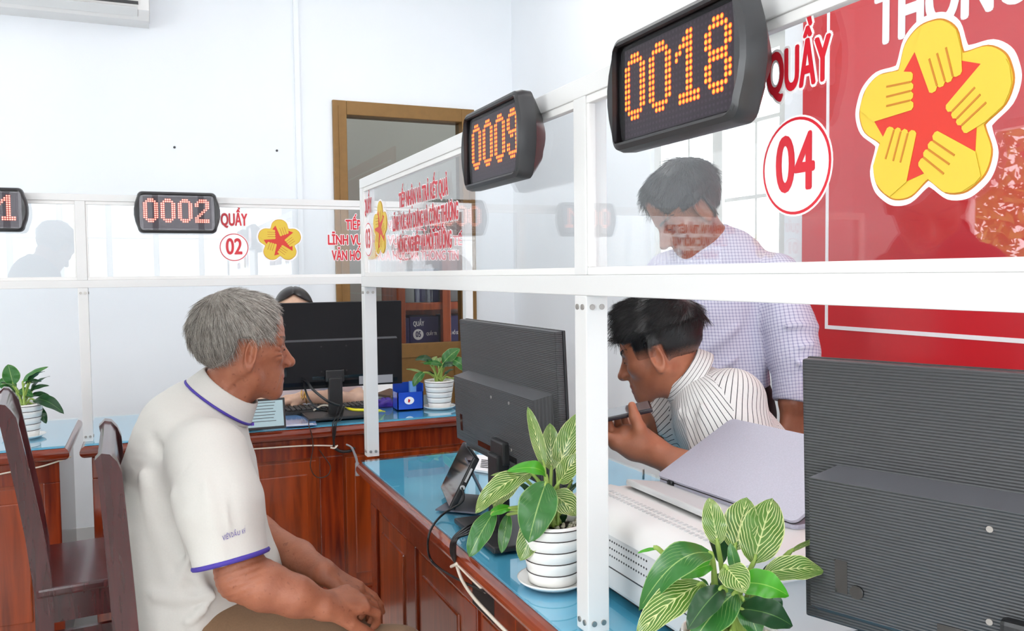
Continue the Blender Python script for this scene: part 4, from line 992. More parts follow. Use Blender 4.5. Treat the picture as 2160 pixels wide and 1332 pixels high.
# keyboard of the woman, tablet screen at the front edge, barcode strip
kb = empty('keyboard', tuple(pz(660, 855)), 'black keyboard behind the monitor stand on the back counter', 'keyboard')
ka, kc = pz(600, 876), pz(800, 866); ky = 3.53
b = MB(); b.box((-0.22, ky-0.05, ZD), (0.24, ky+0.09, ZD+0.018), 0, 0.004); b.build('case', M['black'], kb)
b = MB()
for r in range(5):
    for i in range(22): b.obox((-0.205+i*0.0203, ky-0.032+r*0.024, ZD+0.021), (0.016, 0.018, 0.008), None, 0, 0.002)
o = b.build('keys', M['darkgrey'], kb)
M['lcd'] = emis('tablet_page', (150, 172, 178), 0.35)
ta, tb = pz(470, 917, 0.757), pz(602, 902, 0.757); ty = (ta[1]+tb[1])/2
ts = empty('tablet', ((ta[0]+tb[0])/2, ty, ZD), 'upright tablet with a text page at the front edge of the back counter', 'tablet')
tt = on_plane(596, 838, 1, ty+0.03)
xl, xr, h = tb[0]-0.24, tb[0], tt[2]-0.757; tl_ = math.radians(15); R = np.array([[1, 0, 0], [0, math.cos(tl_), -math.sin(tl_)], [0, math.sin(tl_), math.cos(tl_)]])
R = np.array([[1, 0, 0], [0, math.cos(tl_), math.sin(tl_)], [0, -math.sin(tl_), math.cos(tl_)]])
cc = np.array([(xl+xr)/2, ty+0.5*h*math.sin(tl_), 0.757+0.5*h])
b = MB(); b.obox(cc, (xr-xl, 0.009, h), R, 0, 0.003); b.build('body', M['black'], ts)
fr_ = R @ np.array([0, -1, 0]); b = MB(); b.obox(cc+fr_*0.005, (xr-xl-0.016, 0.0008, h-0.018), R); b.build('page', M['lcd'], ts)
b = MB(); upv = R @ np.array([0, 0, 1.0])
for i in range(7): b.obox(cc+fr_*0.0056+upv*(h*0.36-i*h*0.1)+np.array([0.0+0.006*(i % 3), 0, 0]), (0.17-0.02*(i % 3), 0.0003, 0.0022), R)
b.build('text_lines', M['darkgrey'], ts)
b = MB(); b.obox(cc+fr_*0.0056-upv*h*0.30+np.array([0.0, 0, 0]), (0.012, 0.0003, 0.012), R); b.build('icon', M['purple'], ts)
b = MB(); b.obox(cc+np.array([0, 0.075, -h*0.27]), (0.1, 0.10, 0.004), [[1, 0, 0], [0, 0.6, 0.8], [0, -0.8, 0.6]]); b.build('rear_prop', M['black'], ts)
bs = flat_thing('barcode_card', [pz(601, 901, 0.756), pz(668, 897, 0.756), pz(664, 884, 0.756), pz(602, 872, 0.756)], ZD+0.0022, 0.0012, M['blue_light'], 'pale blue card with a printed strip beside the upright tablet', 'card')
b = MB(); a0_, a1_ = pz(602, 900, 0.757), pz(664, 896, 0.757)
for i in range(26): p = a0_+(a1_-a0_)*i/26; b.box((p[0], p[1]+0.004, ZD+0.0034), (p[0]+0.0022, p[1]+0.035, ZD+0.0038))
b.build('printed_strip', M['paper'], bs)

# ------------------------------------------------------------------ cables
cb = lambda pts: [P(x, y, d) for x, y, d in pts]
yf2 = 3.225
def front2(x, y, off=0.0): return on_plane(x, y, 1, 3.236-off)
def front3(x, y, off=0.0): return on_plane(x, y, 0, -0.022-off)
cable('white_cable', [front2(205, 948, .004)] + [front2(x, y, .006) for x, y in ((300, 960), (420, 956), (530, 948), (640, 941), (700, 941), (708, 943))], 0.0028, M['cable_white'], 'thin cream cable running along the front of the back counter desk', 'cable')
cable('white_cable', [on_plane(x, y, 1, 3.236) for x, y in ((-40, 1012), (0, 1001), (40, 993), (90, 984), (150, 964))], 0.0028, M['cable_white'], 'thin cream cable drooping along the front of the left counter desk', 'cable')
cw = empty('cable_bundle', tuple(front2(705, 940)), 'black cables tied with white wire falling over the back counter edge', 'cables')
for i, (dx, e) in enumerate(((0, 0), (7, 4), (13, -3))):
    cable('cable', [pz(715+dx, 856, 0.80), pz(712+dx, 866, 0.79), pz(706+dx, 886, 0.765), on_plane(702+dx*0.6, 893, 1, 3.203), front2(702+dx*0.4, 915, .03), front2(704+e*0.4, 942, .012)], 0.0024, M['cable_black'], None, None, cw)
cable('tie', [front2(697, 945, .016), front2(706, 946, .02), front2(712, 940, .016)], 0.003, M['cable_white'], None, None, cw)
cable('cable', [front2(706, 946, .01), front2(720, 953, .014), front2(738, 952, .014), front2(748, 945, .012)], 0.006, M['cable_black'], None, None, cw)
cable('plug_lead', [front2(730, 938, .014), front2(741, 944, .022), front2(748, 958, .02), front2(753, 975, .016), front2(754, 1004, .014)], [0.0035]*9+[0.0045]*8+[0.005]*8+[0.0085]*8, M['sticker'], None, None, cw)
cable('black_cable', [pz(640, 862, 0.76), pz(650, 880, 0.757), pz(651, 893, 0.757), on_plane(652, 900, 1, 3.203), front2(658, 920, .025), front2(660, 945, .012), front2(655, 985, .006), front2(668, 1007, .004), front2(690, 1004, .004), front2(697, 985, .005), front2(682, 962, .005), front2(674, 950, .006)], 0.0020, mat('cable_brown', (52, 34, 28), 0.5), 'thin dark cable looping down the front of the back counter desk', 'cable')
cable('black_cable', [P(632, 796, 3.38), P(648, 806, 3.3), P(660, 822, 3.27), P(690, 846, 3.26), P(716, 856, 3.3)], 0.005, M['cable_black'], 'thick black cable hanging from the flat black monitor', 'cable')
cable('black_cable', [P(640, 800, 3.37), P(645, 826, 3.26), P(654, 846, 3.23), P(668, 862, 3.22), pz(690, 868, 0.775)], 0.004, M['cable_black'], 'black cable curling down behind the old man from the monitor', 'cable')
cable('white_cable', [pz(662, 866, 0.772), pz(680, 856, 0.785), pz(700, 857, 0.79), pz(716, 854, 0.80)], 0.004, M['cable_white'], 'short white twisted cable on the monitor base', 'cable')
dl = q00+ey*ht*0.42-ez*0.006
cable('black_cable', [dl, dl-ex*0.012+np.array([0, 0, -0.03]), P(935, 1085, 1.97), on_plane(912, 1112, 0, -0.045), on_plane(903, 1140, 0, -0.060), front3(906, 1175, .022), front3(925, 1198, .012), front3(970, 1225, .010), front3(1022, 1248, .008), front3(1032, 1250, -.004)], 0.0028, M['cable_black'], 'black cable from the touch screen device over the desk edge', 'cable')
cw3 = empty('cable_bundle', tuple(front3(960, 1180)), 'black and cream cables tied over the middle desk edge left of the plant', 'cables')
for i in range(4):
    cable('cable', [pz(1048+i*6, 1075+i*5, 0.772), pz(1010+i*4, 1098+i*3, 0.772), pz(975+i*4, 1118+i*3, 0.768), on_plane(955+i*3, 1138, 0, -0.058), front3(951+i*3, 1165, .032), front3(962, 1192, .016)], 0.0026, M['cable_black'], None, None, cw3)
cable('tie', [front3(952, 1196, .02), front3(960, 1192, .024), front3(966, 1188, .02)], 0.0035, M['cable_white'], None, None, cw3)
cable('cream_cable', [front3(962, 1190, .018), front3(975, 1225, .016), front3(1000, 1262, .016), front3(1035, 1300, .016), front3(1080, 1345, .016), front3(1140, 1400, .016)], 0.0036, M['cable_white'], None, None, cw3)
cable('cream_cable', [front3(964, 1190, .02), front3(985, 1212, .018), front3(1012, 1238, .010), front3(1024, 1250, -.004)], 0.003, M['cable_white'], None, None, cw3)
cable('black_cable', [P(1420, 1222, 1.12), P(1408, 1236, 1.1), P(1404, 1262, 1.08), P(1412, 1300, 1.06)], 0.004, M['cable_black'], 'black cable beside the printer behind the nearest plant', 'cable')
pin = pz(1357, 1010); b = MB(); b.tube([(pin[0], pin[1], ZD), (pin[0], pin[1], ZD+0.028)], 0.003, 8); setp(b.build('desk_clip', M['screw']), 'small upright metal pin on the far edge of the middle desk', 'clip')

# ------------------------------------------------------------------ chairs
def chair(label, c, rz, h=1.0, lean=1.0):
    """local +x is the way the sitter faces; the origin is the floor under the seat's rear edge"""
    r = empty('wooden_chair', c, label, 'chair', 'dark red wooden chairs', rz); w = 0.20
    for sy in (-1, 1):
        dx = lambda z: -0.074*lean*max(0.0, (z-0.46)/(h-0.46))**1.25
        b = MB(); prof = [(0.016, 0.0), (0.058, 0.0)]+[(0.062-0.010*max(0, z-0.5)+dx(z), z) for z in (0.42, 0.5, 0.62, 0.74, 0.86, h-0.04)]+[(0.052+dx(h), h-0.018), (0.040+dx(h), h-0.003), (0.026+dx(h), h), (0.014+dx(h), h-0.012)]+[(0.016+dx(z), z) for z in (h-0.04, 0.86, 0.74, 0.62, 0.46)]
        y = sy*w; b.prism(prof, (0, y-0.02, 0), (1, 0, 0), (0, 0, 1), (0, 1, 0), 0.04); b.build('rear_post', M['chair'], r, world=False, smooth=40)
        b = MB(); b.box((0.385, sy*(w-0.005)-0.021, 0), (0.427, sy*(w-0.005)+0.021, 0.44), 0, 0.004); b.build('front_leg', M['chair'], r, world=False)
    b = MB(); b.box((0.02, -w-0.022, 0.44), (0.445, w+0.022, 0.466), 0, 0.007); b.build('seat', M['chair'], r, world=False)
    b = MB(); b.box((0.05, -w+0.0, 0.36), (0.41, -w+0.02, 0.44)); b.box((0.05, w-0.02, 0.36), (0.41, w, 0.44)); b.box((0.395, -w+0.02, 0.36), (0.415, w-0.02, 0.44)); b.build('apron', M['chair'], r, world=False)
    b = MB(); b.box((0.05, -w+0.002, 0.16), (0.40, -w+0.022, 0.19)); b.build('stretcher', M['chair'], r, world=False)
    b = MB(); b.box((0.05, w-0.022, 0.16), (0.40, w-0.002, 0.19)); b.build('stretcher', M['chair'], r, world=False)
    b = MB(); prof = [(0.05+dx(h-0.09), h-0.09), (0.048+dx(h), h-0.02), (0.038+dx(h), h-0.006), (0.026+dx(h), h-0.004), (0.018+dx(h), h-0.014), (0.020+dx(h-0.09), h-0.09)]
    b.prism(prof, (0, -w+0.02, 0), (1, 0, 0), (0, 0, 1), (0, 1, 0), 2*w-0.04); b.build('top_rail', M['chair'], r, world=False, smooth=50)
    for yy in (-0.08, 0.0, 0.08):
        b = MB(); b.prism([(0.026, 0.466), (0.042, 0.466), (0.042+dx(0.8), 0.80), (0.040+dx(h-0.08), h-0.08), (0.026+dx(h-0.08), h-0.08), (0.026+dx(0.8), 0.80)], (0, yy-0.02, 0), (1, 0, 0), (0, 0, 1), (0, 1, 0), 0.04); b.build('back_slat', M['chair'], r, world=False)
    return r
ch1 = chair('empty dark red wooden chair at the left edge before the counter', (-0.965, 2.83, 0), math.radians(6), 0.985)
ch2 = chair('dark red wooden chair the old man in the white shirt sits on', (-0.712, 1.96, 0), math.radians(1.5), 0.992, 0.35)
ch3 = chair('dark red wooden chair behind the young man in the striped shirt', (1.10, 1.60, 0), math.radians(180), 0.97)

# ------------------------------------------------------------------ smooth solid modelling for the figures (implicit surfaces -> one mesh)
def smin(a, b, k):
    h = np.maximum(k-np.abs(a-b), 0)/k
    return np.minimum(a, b)-h*h*k*0.25
def smax(a, b, k): return -smin(-a, -b, k)
def seg(p, a, b, ra, rb):
    a = np.asarray(a, np.float32); b = np.asarray(b, np.float32); ba = b-a; pa = p-a
    h = np.clip(pa@ba/max(float(ba@ba), 1e-12), 0, 1)
    return np.linalg.norm(pa-h[:, None]*ba, axis=1)-(ra+(rb-ra)*h)
def chain(p, pts, rs, k=0.0):
    d = None
    for i in range(len(pts)-1):
        e = seg(p, pts[i], pts[i+1], rs[i], rs[i+1]); d = e if d is None else (smin(d, e, k) if k else np.minimum(d, e))
    return d
def ell(p, c, r, R=None):
    q = p-np.asarray(c, np.float32)
    if R is not None: q = q@np.asarray(R, np.float32)
    r = np.asarray(r, np.float32); k0 = np.linalg.norm(q/r, axis=1); k1 = np.linalg.norm(q/(r*r), axis=1)
    return k0*(k0-1)/np.maximum(k1, 1e-6)
def etube(p, pts, ra, rb, side, n=4, flat=False):
    """tube of elliptical section along a path; rb is the half width along `side`, ra across it"""
    pts = spline(pts, n); m = len(pts); x = np.linspace(0, 1, len(ra)); xi = np.linspace(0, 1, m)
    ra = np.interp(xi, x, ra); rb = np.interp(xi, x, rb); side = np.asarray(side, float); d = None
    for i in range(m-1):
        a, b = pts[i], pts[i+1]; t = b-a; L_ = np.linalg.norm(t); t = t/L_
        s = side-t*(side@t); s /= np.linalg.norm(s); w = np.cross(t, s)
        q = (p-a.astype(np.float32)); u = q@t.astype(np.float32); h = np.clip(u/L_, 0, 1); z = u-h*L_
        A = ra[i]+(ra[i+1]-ra[i])*h; B = rb[i]+(rb[i+1]-rb[i])*h; mn = np.minimum(A, B)
        e = (np.sqrt((q@w.astype(np.float32)/A)**2+(q@s.astype(np.float32)/B)**2+(z/mn)**2)-1)*mn
        d = e if d is None else np.minimum(d, e)
    return d
def bounded(f, c, r, p, margin=0.05):
    c = np.asarray(c, np.float32); e = np.linalg.norm(p-c, axis=1)-r; m = e < margin
    out = e+0.0
    if m.any(): out[m] = f(p[m])
    return out.astype(np.float32)
def surface(f, lo, hi, h, B=8):
    """surface nets of f = 0 inside the box lo..hi; only blocks near the surface are evaluated finely"""
    lo = np.array(lo, np.float32); n = np.maximum(np.ceil((np.array(hi)-lo)/(h*B)).astype(int), 1)
    g = np.stack(np.meshgrid(*[np.arange(k) for k in n], indexing='ij'), -1).reshape(-1, 3)
    cd = f((lo+(g+0.5)*h*B).astype(np.float32)).astype(np.float32)
    near = np.abs(cd) < h*B*0.87*1.35+h
    D = np.repeat(np.repeat(np.repeat(cd.reshape(n), B, 0), B, 1), B, 2)
    D = np.pad(D, ((0, 1),)*3, mode='edge')
    o = np.stack(np.meshgrid(*[np.arange(B+1)]*3, indexing='ij'), -1).reshape(-1, 3)
    nb = g[near]
    for i in range(0, len(nb), 800):
        ids = (nb[i:i+800, None, :]*B+o[None]).reshape(-1, 3)
        D[ids[:, 0], ids[:, 1], ids[:, 2]] = f((lo+ids*h).astype(np.float32))
    S = D < 0
    c8 = S[:-1, :-1, :-1].astype(np.int8)
    for dx in (0, 1):
        for dy in (0, 1):
            for dz in (0, 1):
                if dx+dy+dz: c8 = c8+S[dx:S.shape[0]-1+dx, dy:S.shape[1]-1+dy, dz:S.shape[2]-1+dz]
    act = (c8 > 0) & (c8 < 8); idx = np.argwhere(act)
    V = np.zeros((len(idx), 3)); cnt = np.zeros(len(idx)); cor = [(a, b, c) for a in (0, 1) for b in (0, 1) for c in (0, 1)]
    val = {c: D[idx[:, 0]+c[0], idx[:, 1]+c[1], idx[:, 2]+c[2]] for c in cor}
    for a in cor:
        for ax in range(3):
            if a[ax]: continue
            b = list(a); b[ax] = 1; b = tuple(b); va, vb = val[a], val[b]; m = (va < 0) != (vb < 0)
            t = va[m]/(va[m]-vb[m]); pnt = np.tile(np.array(a, float), (m.sum(), 1)); pnt[:, ax] = t
            V[m] += pnt; cnt[m] += 1
    V = lo+(idx+V/cnt[:, None])*h
    im = np.full(act.shape, -1, np.int32); im[act] = np.arange(len(idx)); Q = []
    for ax in range(3):
        u, v = (ax+1) % 3, (ax+2) % 3
        s0 = [slice(None)]*3; s1 = [slice(None)]*3; s0[ax] = slice(0, -1); s1[ax] = slice(1, None)
        A, Bq = S[tuple(s0)], S[tuple(s1)]; e = np.argwhere(A != Bq)
        e = e[(e[:, u] > 0) & (e[:, v] > 0) & (e[:, u] < S.shape[u]-1) & (e[:, v] < S.shape[v]-1)]
        if not len(e): continue
        fl = A[e[:, 0], e[:, 1], e[:, 2]]; q = []
        for du, dv in ((-1, -1), (0, -1), (0, 0), (-1, 0)):
            k = e.copy(); k[:, u] += du; k[:, v] += dv; q.append(im[k[:, 0], k[:, 1], k[:, 2]])
        q = np.stack(q, 1); q[~fl] = q[~fl][:, ::-1]; Q.append(q)
    Q = np.concatenate(Q); Q = Q[(Q >= 0).all(1)]
    return V, Q
def solid(name, f, lo, hi, h, mats, parent, mfun=None, uvfun=None, attr=None):
    V, Q = surface(f, lo, hi, h)
    me = bpy.data.meshes.new(name); me.vertices.add(len(V)); me.vertices.foreach_set('co', V.astype(np.float32).ravel())
    me.loops.add(len(Q)*4); me.loops.foreach_set('vertex_index', Q.ravel().astype(np.int32))
    me.polygons.add(len(Q)); me.polygons.foreach_set('loop_start', np.arange(0, len(Q)*4, 4, dtype=np.int32))
    me.polygons.foreach_set('loop_total', np.full(len(Q), 4, np.int32)); me.update(calc_edges=True); me.validate()
    me.polygons.foreach_set('use_smooth', [True]*len(me.polygons))
    if mfun is not None:
        c = V[Q].mean(1); me.polygons.foreach_set('material_index', mfun(c.astype(np.float32)).astype(np.int32))
    if uvfun is not None:
        c = V[Q].mean(1).astype(np.float32); uv = uvfun(V[Q].reshape(-1, 3).astype(np.float32), np.repeat(c, 4, 0))
        ul = me.uv_layers.new(name='UVMap'); ul.data.foreach_set('uv', uv.astype(np.float32).ravel())
    if attr is not None:
        at = me.attributes.new('cover', 'FLOAT', 'POINT'); at.data.foreach_set('value', attr(V.astype(np.float32)).astype(np.float32))
    return link(name, me, parent, mats), V, Q
def grad(f, p, e=0.0015):
    g = np.stack([f(p+np.eye(3, dtype=np.float32)[i]*e)-f(p-np.eye(3, dtype=np.float32)[i]*e) for i in range(3)], 1)
    return g/(np.linalg.norm(g, axis=1, keepdims=True)+1e-9)
def to_surface(f, p, off=0.0, it=6):
    p = np.array(p, np.float32)
    for _ in range(it): p = p-(f(p)-off)[:, None]*grad(f, p)*0.9
    return p
def unit(v): v = np.array(v, float); return v/np.linalg.norm(v)

def head_axes(fwd, up):
    f = unit(fwd); u = np.array(up, float); u = unit(u-f*(u@f)); return np.stack([f, np.cross(u, f), u], 1)
def make_head(o, R, s, old=0.0, wide=1.0, chin=1.0, nose=1.0, earw=1.0):
    """implicit head; local x forward, y left, z up. returns (sdf, local-coordinate function)"""
    o = np.array(o, np.float32); R = R.astype(np.float32)
    def loc(p): return ((p-o)@R)/s
    def f(p):
        l = loc(p); l = l.copy(); ly = l[:, 1].copy(); l[:, 1] = np.abs(l[:, 1])/wide
        d = ell(l, (-0.016, 0, 0.042), (0.096, 0.077, 0.086))
        d = smin(d, ell(l, (0.040, 0, 0.048), (0.046, 0.060, 0.055)), 0.04)
        d = smin(d, ell(l, (0.038, 0, -0.012), (0.048, 0.060, 0.066)), 0.03)
        d = smin(d, ell(l, (0.026, 0, -0.062), (0.055, 0.047, 0.040)), 0.03)
        d = smin(d, seg(l, (-0.012, 0.058, -0.040), (0.066, 0.016, -0.098*chin), 0.018, 0.015), 0.03)
        d = smin(d, ell(l, (0.078, 0, -0.099*chin), (0.018, 0.022, 0.018)), 0.022)
        d = smin(d, ell(l, (0.072, 0, -0.060), (0.026, 0.032, 0.030)), 0.02)                       # around the mouth
        d = smin(d, seg(l, (0.083, 0.010, 0.022), (0.064, 0.050, 0.022), 0.010, 0.009), 0.02)      # brow
        d = smin(d, ell(l, (0.056, 0.046, -0.018), (0.024, 0.019, 0.018)), 0.025)                  # cheekbone
        d = smax(d, -ell(l, (0.094, 0.033, 0.001), (0.017, 0.018, 0.012)), 0.018)                  # eye socket
        if old: d = smax(d, -ell(l, (0.058, 0.068, -0.050), (0.030, 0.014, 0.026)), 0.03)          # hollow cheek
        d = smin(d, seg(l, (0.088, 0, 0.014), (0.088+0.029*nose, 0, -0.030), 0.007, 0.0095), 0.012)  # nose
        d = smin(d, seg(l, (0.078, 0, 0.008), (0.094, 0, -0.030), 0.010, 0.0165), 0.012)
        d = smin(d, ell(l, (0.088+0.026*nose, 0, -0.033), (0.012, 0.0115, 0.0105)), 0.008)
        d = smin(d, ell(l, (0.100, 0.0135, -0.037), (0.011, 0.0075, 0.0085)), 0.006)
        d = smax(d, -ell(l, (0.104, 0.0065, -0.0455), (0.006, 0.0035, 0.004)), 0.004)
        d = smin(d, seg(l, (0.0955, 0.0, -0.0635), (0.083, 0.021, -0.0675), 0.0062, 0.003), 0.007)  # lips
        d = smin(d, seg(l, (0.0935, 0.0, -0.0755), (0.082, 0.018, -0.0715), 0.0070, 0.003), 0.007)
        d = smax(d, -seg(l, (0.1035, 0.0, -0.0692), (0.086, 0.024, -0.0700), 0.0022, 0.0012), 0.003)
        d = smax(d, -seg(l, (0.098, 0.018, -0.040), (0.084, 0.031, -0.066), 0.0026+0.0015*old, 0.002), 0.008)  # nose-to-mouth fold
        d = smin(d, ell(l, (0.077, 0.0325, 0.002), (0.0115, 0.0135, 0.0105)), 0.004)                # eyeball under its lids
        d = smax(d, -seg(l, (0.0905, 0.022, -0.0005), (0.083, 0.045, -0.0005), 0.0014, 0.0012), 0.002)
        # ear: shell, rim, hollow, lobe
        E = np.array([[0.94, 0.30, -0.12], [-0.30, 0.95, 0.0], [0.12, 0.03, 0.99]], np.float32).T
        q = (l-np.array([-0.006, 0.0775, -0.006], np.float32))@np.linalg.inv(E).T.astype(np.float32)
        q[:, 0] /= earw; ea = ell(q, (0, 0, 0), (0.018, 0.0065, 0.032))
        rr = np.sqrt((q[:, 0]/0.0165)**2+(q[:, 2]/0.030)**2); rim = np.sqrt(((rr-1)*0.017)**2+(q[:, 1]-0.006)**2)-0.0042
        ea = smin(ea, rim, 0.005); ea = smax(ea, -ell(q, (0.002, 0.0095, 0.001), (0.0105, 0.0085, 0.019)), 0.006)
        ea = smin(ea, ell(q, (0.007, 0.003, -0.030), (0.0085, 0.0045, 0.010)), 0.007)
        ea = smin(ea, ell(q, (0.012, 0.003, -0.004), (0.004, 0.004, 0.007)), 0.004)
        d = smin(d, ea, 0.008)
        if old:
            for a_, b_, r_ in (((0.081, 0.047, 0.001), (0.058, 0.064, 0.012), 0.0012), ((0.080, 0.048, -0.003), (0.056, 0.065, -0.002), 0.0012), ((0.078, 0.048, -0.008), (0.058, 0.064, -0.018), 0.0011),
                               ((0.070, 0.050, -0.028), (0.052, 0.060, -0.074), 0.0016), ((0.086, 0.030, -0.060), (0.074, 0.036, -0.094), 0.0015), ((0.036, 0.067, -0.020), (0.026, 0.062, -0.070), 0.0013),
                               ((0.083, 0.026, -0.012), (0.072, 0.045, -0.018), 0.0013)): d = smax(d, -seg(l, a_, b_, r_, r_*0.6), 0.006)
        if old: d = d+0.0011*np.sin(l[:, 2]*260+l[:, 0]*60)*np.clip((l[:, 0]-0.03)/0.05, 0, 1)*np.clip((l[:, 2]-0.03)/0.02, 0, 1)
        return (d*s).astype(np.float32)
    return f, loc

def make_hand(w, d, n, side_sign, curls, s=1.0, spread=0.06, thumb=(0.5, 0.3, 0.25), thumb_dir=None):
    """w wrist, d towards the fingers, n out of the back of the hand; side_sign +1: thumb lies along n x d"""
    w = np.array(w, float); d = unit(d); n = np.array(n, float); n = unit(n-d*(n@d)); t = np.cross(n, d)*side_sign
    palms, fingers, nails = [], [], []
    lat = (0.029, 0.0095, -0.010, -0.0275); fw = (0.088, 0.092, 0.087, 0.078); fl = (0.95, 1.05, 0.98, 0.78)
    for i in range(4):
        base = w+(t*lat[i]+d*fw[i])*s; palms.append(([w+t*lat[i]*0.55*s+d*0.006*s, base], [0.0135*s, 0.0110*s]))
        c = curls[i]; ang = 0.0; p = base; pts = [base-d*0.012*s, base]; rs = [0.0105*s, 0.0102*s]
        dd = unit(d+t*spread*(1.5-i))
        for k, L_ in enumerate((0.044, 0.026, 0.021)):
            ang += c[k]; v = dd*math.cos(ang)-n*math.sin(ang); p = p+v*L_*fl[i]*s; pts.append(p); rs.append((0.0092, 0.0084, 0.0070)[k]*s*(0.9 if i == 3 else 1))
        fingers.append((pts, rs))
    b = w+(t*0.020+d*0.022-n*0.006)*s; td = unit(thumb_dir) if thumb_dir is not None else unit(d*0.62+t*0.68-n*0.32); pts = [b]; rs = [0.0165*s]; p = b; a = 0.0
    for k, L_ in enumerate((0.044, 0.032, 0.026)):
        a += thumb[k]*0.6; v = unit(td*math.cos(a)+(d*0.8-t*0.5-n*0.3)*math.sin(a)); p = p+v*L_*s; pts.append(p); rs.append((0.0128, 0.0108, 0.0088)[k]*s)
    cen = w+d*0.08*s
    def f(p):
        g = None
        for pts_, r in palms:
            e = chain(p, pts_, r); g = e if g is None else smin(g, e, 0.018*s)
        for pts_, r in fingers: g = smin(g, chain(p, pts_, r, 0.003*s), 0.006*s)
        g = smin(g, chain(p, pts, rs, 0.004*s), 0.012*s)
        return g
    return (lambda p: bounded(f, cen, 0.16*s, p)), fingers, pts
def strands(V, Q, mask, n, length, flow, r, m, parent, seed=1, lift=0.25, name='hair_strands', jitter=0.3, segs=4):
    """short hairs rooted on a scalp mesh, one mesh"""
    rng = np.random.RandomState(seed); c = V[Q].mean(1); a = V[Q[:, 1]]-V[Q[:, 0]]; b2 = V[Q[:, 2]]-V[Q[:, 0]]
    N_ = np.cross(a, b2); N_ /= np.linalg.norm(N_, axis=1, keepdims=True)+1e-12
    ok = np.where(mask(c.astype(np.float32)))[0]
    if not len(ok): return None
    pick = rng.choice(ok, n); root = c[pick]+(rng.rand(n, 3)-0.5)*0.004; nn = N_[pick]
    fl = flow(root.astype(np.float32), nn); fl = fl+rng.randn(n, 3)*jitter; fl -= nn*(fl*nn).sum(1, keepdims=True); fl /= np.linalg.norm(fl, axis=1, keepdims=True)+1e-9
    L_ = (length(root.astype(np.float32)) if callable(length) else np.full(n, length))*(0.7+0.6*rng.rand(n))
    lf = lift*(0.6+0.8*rng.rand(n))
    k = segs+1; pts = np.zeros((n, k, 3)); pts[:, 0] = root-nn*0.002
    for i in range(1, k):
        t = i/segs; dv = fl+nn*(lf*(1-t*0.9))[:, None]; dv /= np.linalg.norm(dv, axis=1, keepdims=True); pts[:, i] = pts[:, i-1]+dv*(L_/segs)[:, None]
    side = np.cross(fl, nn); vs = np.zeros((n, k, 3, 3)); rad = r*np.linspace(1, 0.25, k)
    for j in range(3):
        a_ = 2*PI*j/3; vs[:, :, j] = pts+(side[:, None]*math.cos(a_)+nn[:, None]*math.sin(a_))*rad[None, :, None]
    vs = vs.reshape(-1, 3); base = (np.arange(n)*k*3)[:, None, None, None]; ii = (np.arange(segs)*3)[None, :, None, None]
    quad = np.array([[j, (j+1) % 3, 3+(j+1) % 3, 3+j] for j in range(3)])[None, None]
    F = (base+ii+quad).reshape(-1, 4)
    me = bpy.data.meshes.new(name); me.vertices.add(len(vs)); me.vertices.foreach_set('co', vs.astype(np.float32).ravel())
    me.loops.add(len(F)*4); me.loops.foreach_set('vertex_index', F.ravel().astype(np.int32)); me.polygons.add(len(F))
    me.polygons.foreach_set('loop_start', np.arange(0, len(F)*4, 4, dtype=np.int32)); me.polygons.foreach_set('loop_total', np.full(len(F), 4, np.int32))
    me.update(calc_edges=True); me.polygons.foreach_set('use_smooth', [True]*len(F))
    return link(name, me, parent, m)
def sstep(x, a, b): t = np.clip((x-a)/(b-a), 0, 1); return t*t*(3-2*t)
def surf_noise(p, sc, seed=0):
    rng = np.random.RandomState(seed); d = np.zeros(len(p), np.float32)
    for i in range(6):
        k = rng.randn(3); k = k/np.linalg.norm(k)*sc*(0.6+0.9*rng.rand()); d += np.sin(p@k.astype(np.float32)+rng.rand()*6.28)
    return d/6
def folds(p, lines):
    """soft cloth ridges: (polyline, height, width)"""
    d = np.zeros(len(p), np.float32)
    for pts, h, w in lines:
        e = chain(p, pts, [0.0]*len(pts)); d += h*np.exp(-(e/w)**2)
    return d

